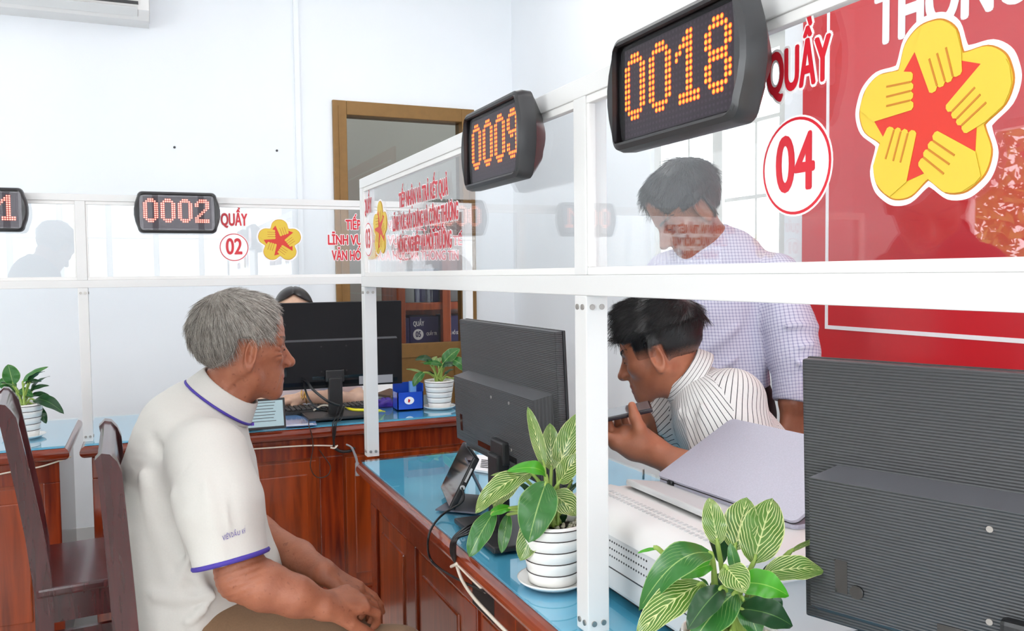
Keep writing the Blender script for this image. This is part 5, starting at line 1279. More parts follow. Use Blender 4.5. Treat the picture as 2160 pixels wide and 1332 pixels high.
def skin(name, c, rough=0.5, spots=0.0):
    m, N, L, b = _new(name); base = np.array(lin(c))
    b.inputs['Roughness'].default_value = rough; b.inputs['Subsurface Weight'].default_value = 0.12
    b.inputs['Subsurface Radius'].default_value = (0.010, 0.004, 0.002); b.inputs['Subsurface Scale'].default_value = 1.0
    tc = N.new('ShaderNodeTexCoord'); n1 = N.new('ShaderNodeTexNoise'); n1.inputs['Scale'].default_value = 22; n1.inputs['Detail'].default_value = 5
    L.new(tc.outputs['Object'], n1.inputs['Vector']); r = N.new('ShaderNodeValToRGB')
    r.color_ramp.elements[0].position = 0.3; r.color_ramp.elements[1].position = 0.7
    r.color_ramp.elements[0].color = (*(base*np.array([0.84, 0.76, 0.72])), 1); r.color_ramp.elements[1].color = (*np.minimum(base*np.array([1.12, 1.12, 1.1]), 1), 1)
    L.new(n1.outputs['Fac'], r.inputs[0]); col = r.outputs[0]
    if spots:
        v = N.new('ShaderNodeTexNoise'); v.inputs['Scale'].default_value = 95; v.inputs['Detail'].default_value = 1; L.new(tc.outputs['Object'], v.inputs['Vector'])
        r2 = N.new('ShaderNodeValToRGB'); r2.color_ramp.elements[0].position = 0.66; r2.color_ramp.elements[1].position = 0.74; L.new(v.outputs['Fac'], r2.inputs[0])
        ml = N.new('ShaderNodeMath'); ml.operation = 'MULTIPLY'; ml.inputs[1].default_value = spots; L.new(r2.outputs[0], ml.inputs[0])
        mx = N.new('ShaderNodeMix'); mx.data_type = 'RGBA'; L.new(ml.outputs[0], mx.inputs[0]); L.new(col, mx.inputs[6]); mx.inputs[7].default_value = (*(base*np.array([0.42, 0.33, 0.3])), 1); col = mx.outputs[2]
    L.new(col, b.inputs['Base Color'])
    n2 = N.new('ShaderNodeTexNoise'); n2.inputs['Scale'].default_value = 160; n2.inputs['Detail'].default_value = 4; L.new(tc.outputs['Object'], n2.inputs['Vector'])
    bp = N.new('ShaderNodeBump'); bp.inputs['Strength'].default_value = 0.16+0.2*(spots > 0); bp.inputs['Distance'].default_value = 0.002
    L.new(n2.outputs['Fac'], bp.inputs['Height']); L.new(bp.outputs[0], b.inputs['Normal'])
    return m
def stripe_cloth(name, base, stripe, pu, wu, pv=None, wv=None, mid=None):
    """woven cloth with stripes over the garment's own u (and v) coordinate, in metres"""
    m, N, L, b = _new(name); b.inputs['Roughness'].default_value = 0.8; b.inputs['Sheen Weight'].default_value = 0.1; b.inputs['Specular IOR Level'].default_value = 0.2
    uv = N.new('ShaderNodeUVMap'); sp = N.new('ShaderNodeSeparateXYZ'); L.new(uv.outputs[0], sp.inputs[0])
    def line(sock, per, wid):
        n1 = N.new('ShaderNodeMath'); n1.operation = 'PINGPONG'; n1.inputs[1].default_value = per/2; L.new(sock, n1.inputs[0])
        n2 = N.new('ShaderNodeMath'); n2.operation = 'LESS_THAN'; n2.inputs[1].default_value = wid/2; L.new(n1.outputs[0], n2.inputs[0]); return n2.outputs[0]
    f = line(sp.outputs[0], pu, wu); mx = N.new('ShaderNodeMix'); mx.data_type = 'RGBA'
    mx.inputs[6].default_value = (*lin(base), 1); mx.inputs[7].default_value = (*lin(stripe), 1)
    if pv:
        g = line(sp.outputs[1], pv, wv); a = N.new('ShaderNodeMath'); a.operation = 'ADD'; L.new(f, a.inputs[0]); L.new(g, a.inputs[1])
        k = N.new('ShaderNodeMath'); k.operation = 'MULTIPLY'; k.inputs[1].default_value = 0.5; L.new(a.outputs[0], k.inputs[0]); f = k.outputs[0]
    L.new(f, mx.inputs[0]); L.new(mx.outputs[2], b.inputs['Base Color'])
    tc = N.new('ShaderNodeTexCoord'); n3 = N.new('ShaderNodeTexNoise'); n3.inputs['Scale'].default_value = 26; n3.inputs['Detail'].default_value = 3; n3.inputs['Distortion'].default_value = 0.7
    L.new(tc.outputs['Object'], n3.inputs['Vector']); bp = N.new('ShaderNodeBump'); bp.inputs['Strength'].default_value = 0.35; bp.inputs['Distance'].default_value = 0.012
    L.new(n3.outputs['Fac'], bp.inputs['Height']); L.new(bp.outputs[0], b.inputs['Normal'])
    return m
def cloth(name, c, var=0.03, bump=0.25):
    m = mat(name, c, 0.85, var=var, vscale=300, bump=bump, bscale=24, spec=0.2, sheen=0.1)
    return m

def stubble(name, hair, skin_c, rough=0.45):
    """closely cropped hair: hair colour over skin, thinning out where the growth (attribute) thins out"""
    m, N, L, b = _new(name); b.inputs['Roughness'].default_value = rough
    a = N.new('ShaderNodeAttribute'); a.attribute_name = 'cover'
    tc = N.new('ShaderNodeTexCoord'); n = N.new('ShaderNodeTexNoise'); n.inputs['Scale'].default_value = 420; n.inputs['Detail'].default_value = 2; L.new(tc.outputs['Object'], n.inputs['Vector'])
    s1 = N.new('ShaderNodeMath'); s1.operation = 'MULTIPLY_ADD'; s1.inputs[1].default_value = 1.5; L.new(a.outputs['Fac'], s1.inputs[0])
    s2 = N.new('ShaderNodeMath'); s2.operation = 'MULTIPLY_ADD'; s2.inputs[1].default_value = 0.7; s2.inputs[2].default_value = -0.6; L.new(n.outputs['Fac'], s2.inputs[0]); L.new(s2.outputs[0], s1.inputs[2])
    s1.use_clamp = True
    mx = N.new('ShaderNodeMix'); mx.data_type = 'RGBA'; L.new(s1.outputs[0], mx.inputs[0]); mx.inputs[6].default_value = (*lin(skin_c), 1); mx.inputs[7].default_value = (*lin(hair), 1)
    L.new(mx.outputs[2], b.inputs['Base Color'])
    bp = N.new('ShaderNodeBump'); bp.inputs['Strength'].default_value = 0.3; bp.inputs['Distance'].default_value = 0.001; L.new(n.outputs['Fac'], bp.inputs['Height']); L.new(bp.outputs[0], b.inputs['Normal'])
    return m

# ------------------------------------------------------------------ old man in the white polo shirt
def q_(pts): return [P(*p) for p in pts]
VD = unit(np.array([CF[0], CF[1], 0]))                    # horizontal viewing direction, for figures seen side-on
def view_axes(x):
    d = CF+(x-1080)/FPX*CR; a = unit([d[0], d[1], 0]); return np.array([a[1], -a[0], 0]), a     # (right, away)
skin_old = skin('tanned_old_skin', (163, 102, 76), 0.5, 0.5)
lip_old = skin('old_lips', (150, 84, 66), 0.45)
hair_grey = mat('grey_hair', (138, 131, 122), 0.55, var=0.25, vscale=120)
hair_light = mat('light_grey_hair', (196, 190, 182), 0.5, var=0.2, vscale=60)
M['shirt'] = cloth('white_polo_cotton', (212, 209, 203), 0.015, 0.22)
M['trim'] = mat('purple_trim', (74, 58, 158), 0.7)
M['trouser'] = cloth('brown_trousers', (128, 100, 76), 0.06, 0.25)
M['shoe'] = mat('black_shoe', (26, 24, 24), 0.4)
def eyes_and_brows(root, h, o, R, s, iris=(50, 34, 26), brow=(40, 34, 32), wide=1.0, closed=True):
    o = np.array(o); W_ = lambda l: o+R@(np.array(l)*s)
    b = MB()
    for sy in (-1, 1):
        b = MB()
        k = to_surface(h, np.array([W_((0.089, sy*y*wide, z)) for y, z in ((0.020, -0.0022), (0.026, -0.0012), (0.032, -0.0008), (0.038, -0.001), (0.045, -0.0024))]), 0.0002)
        b.tube(list(k), [0.0007*s, 0.0013*s, 0.0014*s, 0.0013*s, 0.0008*s], 6); b.build('eyelash', mat('dark_lash', (34, 26, 24), 0.6), root)
    for sy in (-1, 1):
        b = MB(); rng = random.Random(5)
        for i in range(90):
            t = rng.random(); x = 0.0915-0.030*t**1.5; y = (0.013+0.041*t)*wide; z = 0.0215+0.006*math.sin(t*2.4)+rng.uniform(-0.0025, 0.0025)
            p0 = to_surface(h, np.array([W_((x, sy*y, z))]), 0.0003, 3)[0].astype(float); p1 = p0-W_((x, sy*y, z))+ W_((x-0.004, sy*(y+0.007), z+0.0035-0.004*t)); b.tube([p0, (p0+p1)/2+R[:, 0]*0.0006, p1], 0.0004, 3, cap=False)
        b.build('eyebrow', mat('brow_hair', brow, 0.6), root)

ER, EA = view_axes(511)
om = empty('person', P(415, 1332, 1.84), 'grey haired person in a white polo shirt sitting in profile on a dark red chair', 'person')
HO = P(510, 737, 1.835); th = math.radians(19)
HR = head_axes(ER*math.cos(th)+EA*math.sin(th)+np.array([0, 0, -0.05]), [0, 0, 1]); HS = 0.95
h_old, loc_old = make_head(HO, HR, HS, old=1.0, wide=0.97, nose=1.0, earw=0.66)
neck_o = q_([(440, 880, 1.84), (476, 828, 1.84), (512, 772, 1.845)])
near_arm = q_([(452, 985, 1.665), (472, 1080, 1.645), (510, 1216, 1.625), (560, 1238, 1.62), (625, 1259, 1.625), (676, 1278, 1.64)])
near_r = [0.055, 0.050, 0.044, 0.043, 0.036, 0.0265]
far_arm = q_([(430, 975, 2.02), (480, 1060, 2.02), (548, 1128, 1.97), (630, 1175, 1.90), (680, 1206, 1.82)])
far_r = [0.05, 0.045, 0.038, 0.033, 0.025]
hn, fn_n, tn_n = make_hand(P(676, 1278, 1.64), ER*0.85+EA*0.45+np.array([0, 0, -0.12]), np.array([0, 0, 1.0])-EA*0.5, -1, [(0.5, 0.7, 0.5)]*4, 0.98)
hf, fn_f, tn_f = make_hand(P(680, 1206, 1.82), ER*0.78-EA*0.20+np.array([0, 0, -0.55]), np.array([0, 0, 0.8])+ER*0.5-EA*0.25, 1, [(0.12, 0.32, 0.25), (0.2, 0.4, 0.3), (0.3, 0.5, 0.3), (0.4, 0.55, 0.3)], 0.98, 0.10)
torso_c = q_([(430, 862, 1.84), (405, 925, 1.84), (402, 1000, 1.84), (404, 1085, 1.84), (412, 1185, 1.84), (398, 1275, 1.84), (385, 1370, 1.84)])
thigh_n = q_([(440, 1345, 1.75), (600, 1366, 1.735), (838, 1398, 1.735)]); thigh_f = q_([(445, 1335, 1.95), (600, 1325, 1.96), (722, 1318, 1.95)])
def foot(k, dx): f_ = np.array([k[0]+dx, k[1], 0.06]); return f_
shin_n, shin_f = [thigh_n[-1], foot(thigh_n[-1], -0.03)], [thigh_f[-1], foot(thigh_f[-1], -0.02)]
def body_old(p):
    d = bounded(h_old, HO, 0.15, p)
    d = smin(d, chain(p, neck_o, [0.060, 0.056, 0.056], 0.01), 0.03)
    d = smin(d, seg(p, P(512, 842, 1.815), P(538, 800, 1.803), 0.009, 0.008), 0.02)
    for a_, b_ in (((548, 815, 1.787), (522, 852, 1.795)), ((564, 838, 1.79), (536, 868, 1.80)), ((512, 800, 1.782), (486, 826, 1.787))): d = smax(d, -seg(p, P(*a_), P(*b_), 0.0022, 0.0018), 0.008)
    d = np.minimum(d, etube(p, torso_c, [0.05, 0.09, 0.11, 0.12, 0.12, 0.09, 0.09], [0.08, 0.13, 0.15, 0.15, 0.15, 0.15, 0.15], EA, 2))
    a = chain(p, near_arm, near_r, 0.02); e = np.clip(1-np.linalg.norm(p-near_arm[2].astype(np.float32), axis=1)/0.09, 0, 1)
    a = a+0.0016*np.sin((p@unit(near_arm[2]-near_arm[1]).astype(np.float32))*520)*e
    a = smin(a, hn(p), 0.018); d = np.minimum(d, a)
    b2 = smin(chain(p, far_arm, far_r, 0.02), hf(p), 0.018); d = np.minimum(d, b2)
    for t_, s_ in ((thigh_n, shin_n), (thigh_f, shin_f)): d = np.minimum(d, chain(p, t_+s_[1:], [0.07, 0.062, 0.05, 0.035]))
    return d.astype(np.float32)
def lips(p, l): return ((l[:, 0] > 0.082) & (np.abs(l[:, 1]) < 0.024) & (l[:, 2] < -0.0585) & (l[:, 2] > -0.0815)).astype(int)
allp = np.array(near_arm+far_arm+torso_c+thigh_n+thigh_f+shin_n+shin_f+[HO])
lo, hi = allp.min(0)-0.2, allp.max(0)+0.2; lo[2] = max(lo[2], 0.0)
_o, _V, _Q = solid('body', body_old, lo, hi, 0.0030, [skin_old, lip_old], om, lambda c: lips(c, loc_old(c)))
eyes_and_brows(om, h_old, HO, HR, HS, brow=(120, 112, 104), wide=0.97)
# ---- shirt
cut0 = P(490, 1184, 1.625); cdir = unit(P(497, 1215, 1.62)-P(455, 1010, 1.645))
cut1 = P(505, 1085, 2.01); cdir1 = unit(far_arm[2]-far_arm[1])
slv_n = q_([(438, 968, 1.675), (466, 1070, 1.63), (492, 1200, 1.62)]); slv_f = q_([(420, 965, 2.0), (470, 1050, 2.01), (530, 1110, 1.98)])
fold_lines = [(q_([(300, 1000, 1.67), (318, 1075, 1.66), (350, 1150, 1.66), (372, 1215, 1.665)]), 0.004, 0.007), (q_([(268, 1085, 1.74), (282, 1180, 1.73), (312, 1290, 1.72)]), 0.005, 0.008),
    (q_([(405, 1060, 1.60), (425, 1130, 1.60), (440, 1185, 1.61)]), 0.0035, 0.007), (q_([(460, 985, 1.56), (474, 1050, 1.55), (486, 1120, 1.55)]), 0.0025, 0.006), (q_([(505, 960, 1.57), (522, 1040, 1.56), (533, 1110, 1.57)]), 0.0025, 0.006),
    (q_([(418, 1288, 1.66), (455, 1262, 1.66), (500, 1254, 1.67)]), 0.005, 0.006), (q_([(440, 1300, 1.66), (480, 1278, 1.67), (520, 1262, 1.68)]), 0.005, 0.006), (q_([(320, 1270, 1.68), (380, 1300, 1.67), (420, 1335, 1.67)]), 0.004, 0.008),
    (q_([(300, 1010, 1.66), (330, 1120, 1.66), (372, 1230, 1.67), (420, 1310, 1.68)]), 0.006, 0.016), (q_([(372, 1045, 1.60), (392, 1110, 1.62), (396, 1180, 1.64), (372, 1250, 1.67)]), 0.006, 0.012),
    (q_([(330, 1255, 1.66), (420, 1262, 1.66), (520, 1232, 1.66)]), 0.007, 0.012), (q_([(400, 1310, 1.66), (470, 1268, 1.66), (540, 1246, 1.66)]), 0.007, 0.010), (q_([(290, 1130, 1.68), (312, 1240, 1.68), (355, 1330, 1.68)]), 0.006, 0.014),
    (q_([(330, 930, 1.70), (380, 1000, 1.64), (395, 1060, 1.62)]), -0.004, 0.014), (q_([(345, 1130, 1.66), (400, 1200, 1.66), (440, 1250, 1.66)]), 0.006, 0.014),
    (q_([(430, 1010, 1.56), (452, 1100, 1.55), (470, 1180, 1.56)]), 0.003, 0.012), (q_([(480, 1000, 1.56), (500, 1090, 1.55), (512, 1160, 1.55)]), -0.003, 0.012)]
seam = q_([(505, 925, 1.60), (450, 940, 1.585), (408, 965, 1.585), (380, 1005, 1.60), (362, 1050, 1.64)])
side_seam = q_([(395, 1100, 1.66), (392, 1170, 1.665), (378, 1230, 1.67), (362, 1290, 1.67), (372, 1332, 1.67)])
def shirt_old(p):
    t = etube(p, torso_c, [0.066, 0.118, 0.140, 0.152, 0.160, 0.135, 0.115], [0.092, 0.166, 0.190, 0.190, 0.188, 0.185, 0.175], EA, 4)
    t = smin(t, ell(p, P(488, 1212, 1.87), (0.105, 0.11, 0.07)), 0.06)
    a = chain(p, slv_n, [0.080, 0.0755, 0.0695], 0.03); a = smax(a, ((p-cut0.astype(np.float32))@cdir.astype(np.float32)), 0.004)
    a2 = chain(p, slv_f, [0.086, 0.074, 0.060], 0.03); a2 = smax(a2, ((p-cut1.astype(np.float32))@cdir1.astype(np.float32)), 0.004)
    d = smin(smin(t, a, 0.035), a2, 0.035)
    d = d-1.9*folds(p, fold_lines)+0.0022*surf_noise(p, 48, 3)+0.0012*surf_noise(p, 120, 5)+folds(p, [(seam, 0.0030, 0.0040), (side_seam, 0.0022, 0.0035)])
    inn = seg(p, slv_n[1], slv_n[2]+cdir*0.05, 0.055, 0.0645); d = smax(d, -np.maximum(inn, -((p-(cut0-cdir*0.035).astype(np.float32))@cdir.astype(np.float32))), 0.003)
    return d.astype(np.float32)
sp = np.array(torso_c+slv_n+slv_f); lo, hi = sp.min(0)-0.22, sp.max(0)+0.22; lo[2] = P(385, 1400, 1.84)[2]
solid('polo_shirt', shirt_old, lo, hi, 0.0036, [M['shirt']], om)
C0, C1 = P(461, 850, 1.84), P(489, 813, 1.84); cax = unit(C1-C0); ca_in = unit(np.cross(EA, cax)); ca_in = ca_in if ca_in@ER > 0 else -ca_in
def collar_old(p):
    q = p-C0.astype(np.float32); z = q@cax.astype(np.float32); x = q@ca_in.astype(np.float32); y = q@EA.astype(np.float32)
    k = np.clip(z/0.045, 0, 1); ra = 0.0800-0.014*k; rb = 0.090-0.024*k; r = np.sqrt((x/ra)**2+(y/rb)**2); e = np.abs((r-1)*0.08)-0.0036
    return smax(smax(e, z-0.046, 0.004), -z-0.001, 0.004).astype(np.float32)
co, _, _ = solid('collar', collar_old, C0-0.14, C0+0.14, 0.0021, [M['shirt']], om)
b = MB(); b.tube([C0+ca_in*0.0822*math.cos(a)+EA*0.092*math.sin(a) for a in np.linspace(0, 2*PI, 49)], 0.0030, 8, cap=False); b.build('collar_trim', M['trim'], co)
n1_ = unit(np.cross(cdir, EA)); n2_ = np.cross(cdir, n1_)
ring = []
for a in np.linspace(0, 2*PI, 61):
    dv = n1_*math.cos(a)+n2_*math.sin(a); rr = np.linspace(0.078, 0.045, 80); pv = (cut0-cdir*0.006)+rr[:, None]*dv
    v_ = shirt_old(pv.astype(np.float32)); k = int(np.argmax(v_ < 0)); ring.append(cut0-cdir*0.004+dv*(rr[k]-0.0015))
b = MB(); b.tube(ring, 0.0052, 8, cap=False); b.build('sleeve_trim', M['trim'], om)
# printed words on the sleeve, laid on the cloth
ce = unit(P(536, 1131, 1.56)-P(483, 1142, 1.56)); te = text_mesh('VIÊN DẦU KHÍ', 0.0135, 0.80, 0.0, 0.0, spacing=1.12)
tv = np.array([tuple(v.co) for v in te.vertices]); base = P(512, 1140, 1.515); uy = unit(np.cross(np.cross(ce, cdir), ce)); uy = uy if uy[2] > 0 else -uy
wp = base+tv[:, :1]*ce+tv[:, 1:2]*uy
wp = to_surface(shirt_old, wp, 0.0022)
for v, c in zip(te.vertices, wp): v.co = c
te.name = 'sleeve_lettering'; link('sleeve_lettering', te, om, M['trim'])
# ---- trousers, belt and shoes
def trousers_old(p):
    d = ell(p, P(405, 1365, 1.85), (0.15, 0.17, 0.12))
    for t_, s_, r_ in ((thigh_n, shin_n, [0.092, 0.079, 0.066, 0.06]), (thigh_f, shin_f, [0.09, 0.072, 0.060, 0.058])): d = smin(d, chain(p, t_+s_[1:], r_, 0.03), 0.03)
    d = d-folds(p, [(q_([(520, 1300, 1.66), (640, 1312, 1.66), (760, 1330, 1.66)]), 0.004, 0.014), (q_([(500, 1290, 1.68), (505, 1330, 1.66), (560, 1360, 1.66)]), 0.005, 0.010)])+0.002*surf_noise(p, 55, 8)
    return np.maximum(d, 0.075-p[:, 2]).astype(np.float32)
tp = np.array(thigh_n+thigh_f+shin_n+shin_f+[P(405, 1365, 1.85)]); lo, hi = tp.min(0)-0.2, tp.max(0)+0.15; lo[2] = 0.05
solid('trousers', trousers_old, lo, hi, 0.005, [M['trouser']], om)
for k in (shin_n[1], shin_f[1]):
    f_ = lambda p, k=k: np.maximum(smin(ell(p, (k[0]+0.06, k[1], 0.035), (0.14, 0.045, 0.035)), ell(p, (k[0], k[1], 0.06), (0.05, 0.04, 0.055)), 0.03), 0.004-p[:, 2]).astype(np.float32)
    solid('shoe', f_, (k[0]-0.15, k[1]-0.1, -0.01), (k[0]+0.25, k[1]+0.1, 0.15), 0.005, [M['shoe']], om)
# ---- hair
def t_old(l):
    z, x, y = l[:, 2], l[:, 0], np.abs(l[:, 1])
    front = 0.071-0.10*np.clip(y-0.02, 0, 1)-0.25*np.clip(0.085-z, 0, 1)       # hairline recedes at the temples
    top = sstep(front-x, -0.004, 0.012)*sstep(z, 0.0, 0.03)
    nape = -0.052+1.7*np.clip(x+0.068, 0, 0.04)
    back = sstep(-x-0.022, 0.0, 0.012)*sstep(z-nape, -0.006, 0.008)
    side = sstep(z, 0.012, 0.022)*sstep(0.040-x, 0.0, 0.010)
    bare = sstep(x, -0.040, -0.030)*sstep(-z, -0.034, -0.022)              # nothing grows on and before the ear
    return np.maximum(np.maximum(top, back), side)*(1-bare)*0.0145-0.006
def hair_old(p): l = loc_old(p); return (h_old(p)-t_old(l)*HS*(1+0.15*surf_noise(l, 160, 2))).astype(np.float32)
hh, hV, hQ = solid('hair', lambda p: bounded(hair_old, HO, 0.16, p), HO-0.17, HO+0.17, 0.0032, [stubble('grey_scalp', (128, 121, 113), (163, 102, 76), 0.55)], om, attr=lambda p: np.clip(t_old(loc_old(p))/0.006, 0, 1))
def flow_old(p, n):
    l = loc_old(p); v = np.zeros((len(p), 3)); crown = np.array([-0.055, 0.0, 0.115]); r = l-crown
    v = r/np.linalg.norm(r, axis=1, keepdims=True); v[:, 2] -= 0.45; v[:, 0] += 0.15; return v@HR.T
ln_old = lambda p: (0.030-0.010*sstep(loc_old(p)[:, 0], 0.03, 0.07))*np.clip(t_old(loc_old(p))/0.0085, 0.15, 1)*(0.45+0.55*sstep(loc_old(p)[:, 2], -0.05, 0.02))
mk = lambda c: t_old(loc_old(c)) > 0.0015
strands(hV, hQ, mk, 5200, ln_old, flow_old, 0.00040, hair_light, hh, 3, 0.13, 'light_strands', 0.14)
strands(hV, hQ, mk, 4200, ln_old, flow_old, 0.00036, mat('dark_grey_hair', (92, 86, 80), 0.55), hh, 9, 0.12, 'dark_strands', 0.14)
# ring on nothing, moles on the cheek
b = MB()
for l_ in ((0.014, -0.071, -0.020), (0.022, -0.068, -0.012)): 
    w_ = to_surface(h_old, np.array([HO+HR@(np.array(l_)*HS)]), 0.0)[0]; b.lathe([(0, 0.0018), (0.0010, 0.0015), (0.0017, 0.0006), (0.0018, -0.0004), (0.0012, -0.0014), (0, -0.0018)], w_, 10)
b.build('mole', mat('mole', (84, 50, 40), 0.6), om)

# ------------------------------------------------------------------ young man in the striped shirt, leaning over the desk
YR, YA = view_axes(1400); YL = -YR
skin_y = skin('young_skin', (176, 112, 84), 0.45); lip_y = skin('young_lips', (150, 84, 74), 0.4)
hair_blk = mat('black_hair', (20, 18, 19), 0.38, var=0.2, vscale=80); hair_blk2 = mat('black_hair_sheen', (44, 40, 42), 0.35)
ym = empty('person', P(1690, 1120, 2.0), 'black haired person in a white striped shirt leaning over a phone at the desk', 'person')
YO = P(1394, 744, 1.95); ty_, tp_ = math.radians(13), math.radians(17)
yf_ = (YL*math.cos(ty_)+YA*math.sin(ty_)); yfw = yf_*math.cos(tp_)+np.array([0, 0, -math.sin(tp_)])
YRm = head_axes(yfw, [0, 0, 1]); YS = 0.92
h_y, loc_y = make_head(YO, YRm, YS, wide=1.0, nose=0.92, chin=0.97, earw=0.86)
neck_y = q_([(1486, 830, 1.95), (1450, 806, 1.95), (1414, 776, 1.95)])
arm_n = q_([(1540, 875, 1.90), (1542, 945, 1.85), (1522, 1026, 1.80), (1444, 991, 1.80), (1374, 948, 1.81)]); arm_nr = [0.050, 0.046, 0.043, 0.036, 0.0255]
arm_f = q_([(1440, 850, 2.11), (1405, 900, 2.1), (1370, 928, 2.07), (1364, 906, 2.05), (1354, 884, 2.03)]); arm_fr = [0.05, 0.044, 0.036, 0.030, 0.024]
def hy_(p):
    g = chain(p, q_([(1374, 950, 1.81), (1345, 930, 1.812), (1318, 918, 1.82)]), [0.0265, 0.030, 0.020], 0.02)
    g = smin(g, chain(p, q_([(1374, 952, 1.81), (1338, 944, 1.80), (1300, 934, 1.80)]), [0.024, 0.024, 0.018], 0.02), 0.02)
    g = smin(g, chain(p, q_([(1322, 918, 1.83), (1322, 912, 1.86)]), [0.018, 0.014]), 0.015)
    for pts in ([(1320, 918, 1.86), (1319, 900, 1.875), (1317, 884, 1.878)], [(1316, 916, 1.83), (1304, 900, 1.848), (1303, 884, 1.852)], [(1308, 922, 1.815), (1288, 908, 1.825), (1285, 889, 1.83)], [(1300, 930, 1.795), (1270, 916, 1.80), (1264, 896, 1.805)]):
        g = smin(g, chain(p, q_(pts), [0.0115, 0.0092, 0.0075], 0.004), 0.008)
    return smin(g, chain(p, q_([(1356, 938, 1.79), (1349, 905, 1.782), (1339, 880, 1.782), (1333, 856, 1.785)]), [0.019, 0.0140, 0.0115, 0.0085], 0.006), 0.014)
hy = lambda p: bounded(hy_, P(1330, 915, 1.82), 0.13, p)
hyf, _, _ = make_hand(P(1354, 884, 2.03), YL*0.55-YA*0.75, np.array([0, 0, 1.0]), 1, [(0.7, 0.9, 0.6)]*4, 0.80)
torso_y = q_([(1468, 812, 1.95), (1494, 856, 1.95), (1534, 922, 1.95), (1604, 1010, 1.97), (1690, 1100, 2.0), (1735, 1170, 2.03)])
hipy = torso_y[-1]
kn_n = np.array([hipy[0]-0.36, hipy[1]-0.02, 0.50]); kn_f = np.array([hipy[0]-0.33, hipy[1]+0.24, 0.50])
h_n, h_f = hipy+np.array([0, -0.08, -0.04]), hipy+np.array([0, 0.09, -0.04])
def body_y(p):
    d = bounded(h_y, YO, 0.15, p); d = smin(d, chain(p, neck_y, [0.060, 0.054, 0.053], 0.01), 0.03)
    d = np.minimum(d, etube(p, torso_y, [0.035, 0.06, 0.08, 0.085, 0.09, 0.09], [0.05, 0.10, 0.13, 0.13, 0.13, 0.13], YA, 2))
    d = np.minimum(d, smin(chain(p, arm_n, arm_nr, 0.02), hy(p), 0.02)); d = np.minimum(d, smin(chain(p, arm_f, arm_fr, 0.02), hyf(p), 0.02))
    for a, k in ((h_n, kn_n), (h_f, kn_f)): d = np.minimum(d, chain(p, [a, k, np.array([k[0]+0.02, k[1], 0.07])], [0.07, 0.05, 0.035]))
    return d.astype(np.float32)
ap = np.array(arm_n+arm_f+torso_y+[kn_n, kn_f, YO]); lo, hi = ap.min(0)-0.2, ap.max(0)+0.2; lo[2] = 0.0
solid('body', body_y, lo, hi, 0.0030, [skin_y, lip_y], ym, lambda c: lips(c, loc_y(c)))
eyes_and_brows(ym, h_y, YO, YRm, YS, brow=(26, 22, 22))
M['stripe'] = stripe_cloth('striped_shirt_cotton', (228, 226, 224), (38, 38, 44), 0.0140, 0.0019)
ysl_n = q_([(1546, 846, 1.88), (1546, 935, 1.845), (1532, 1000, 1.82)]); ysl_f = q_([(1440, 850, 2.10), (1408, 893, 2.09), (1372, 920, 2.075)])
yc0, yd0 = P(1534, 985, 1.82), unit(P(1532, 1000, 1.82)-P(1546, 935, 1.845)); yc1, yd1 = P(1378, 916, 2.077), unit(P(1372, 920, 2.075)-P(1408, 893, 2.09))
yfold = [(q_([(1500, 800, 1.80), (1480, 850, 1.80), (1485, 930, 1.82)]), 0.007, 0.012), (q_([(1560, 850, 1.78), (1530, 900, 1.76), (1510, 960, 1.76)]), 0.006, 0.012), (q_([(1450, 880, 1.84), (1460, 950, 1.84), (1490, 1010, 1.84)]), 0.006, 0.010),
         (q_([(1430, 870, 1.86), (1420, 930, 1.86), (1436, 990, 1.86)]), 0.006, 0.010), (q_([(1590, 880, 1.85), (1560, 940, 1.82), (1555, 1000, 1.82)]), 0.006, 0.014), (q_([(1425, 870, 2.03), (1395, 900, 2.02), (1385, 930, 2.02)]), 0.006, 0.010)]
def y_parts(p):
    t = etube(p, torso_y, [0.046, 0.086, 0.110, 0.118, 0.120, 0.110], [0.066, 0.150, 0.178, 0.170, 0.165, 0.16], YA, 4)
    a = chain(p, ysl_n, [0.072, 0.070, 0.068], 0.03); a = smax(a, (p-yc0.astype(np.float32))@yd0.astype(np.float32), 0.004)
    b_ = chain(p, ysl_f, [0.080, 0.070, 0.062], 0.03); b_ = smax(b_, (p-yc1.astype(np.float32))@yd1.astype(np.float32), 0.004)
    return t, a, b_
def shirt_y(p):
    t, a, b_ = y_parts(p); d = smin(smin(t, a, 0.03), b_, 0.03)
    d = d-1.4*folds(p, yfold)+0.003*surf_noise(p, 55, 12)
    i1 = np.maximum(seg(p, ysl_f[1], ysl_f[2]+yd1*0.05, 0.045, 0.055), -((p-(yc1-yd1*0.03).astype(np.float32))@yd1.astype(np.float32)))
    return smax(d, -i1, 0.003).astype(np.float32)
def perp(ax, ref): ax = unit(ax); s = unit(ref-ax*(ref@ax)); return ax, s, np.cross(ax, s)
def uv_y(p, c):
    t, a, b_ = y_parts(c); k = np.argmin(np.stack([t, a, b_]), 0); uv = np.zeros((len(p), 2), np.float32)
    sp_ = np.array(spline(torso_y, 6)); i = np.argmin(np.linalg.norm(p[:, None, ::1]-sp_[None].astype(np.float32), axis=2), 1); tg = np.gradient(sp_, axis=0); tg /= np.linalg.norm(tg, axis=1, keepdims=True)
    q = p-sp_[i]; inn = np.cross(tg, YA); inn /= np.linalg.norm(inn, axis=1, keepdims=True)
    uv[:, 0] = np.arctan2((q*inn[i]).sum(1)*1.35, -(q@YA))*0.15; uv[:, 1] = i*0.02
    for j, sl in ((1, ysl_n), (2, ysl_f)):
        ax, s, w = perp(sl[-1]-sl[0], -YA); q = p-sl[0]; m = k == j; uv[m, 0] = (np.arctan2(q@w, q@s)*0.085)[m]; uv[m, 1] = (q@ax)[m]
    return uv
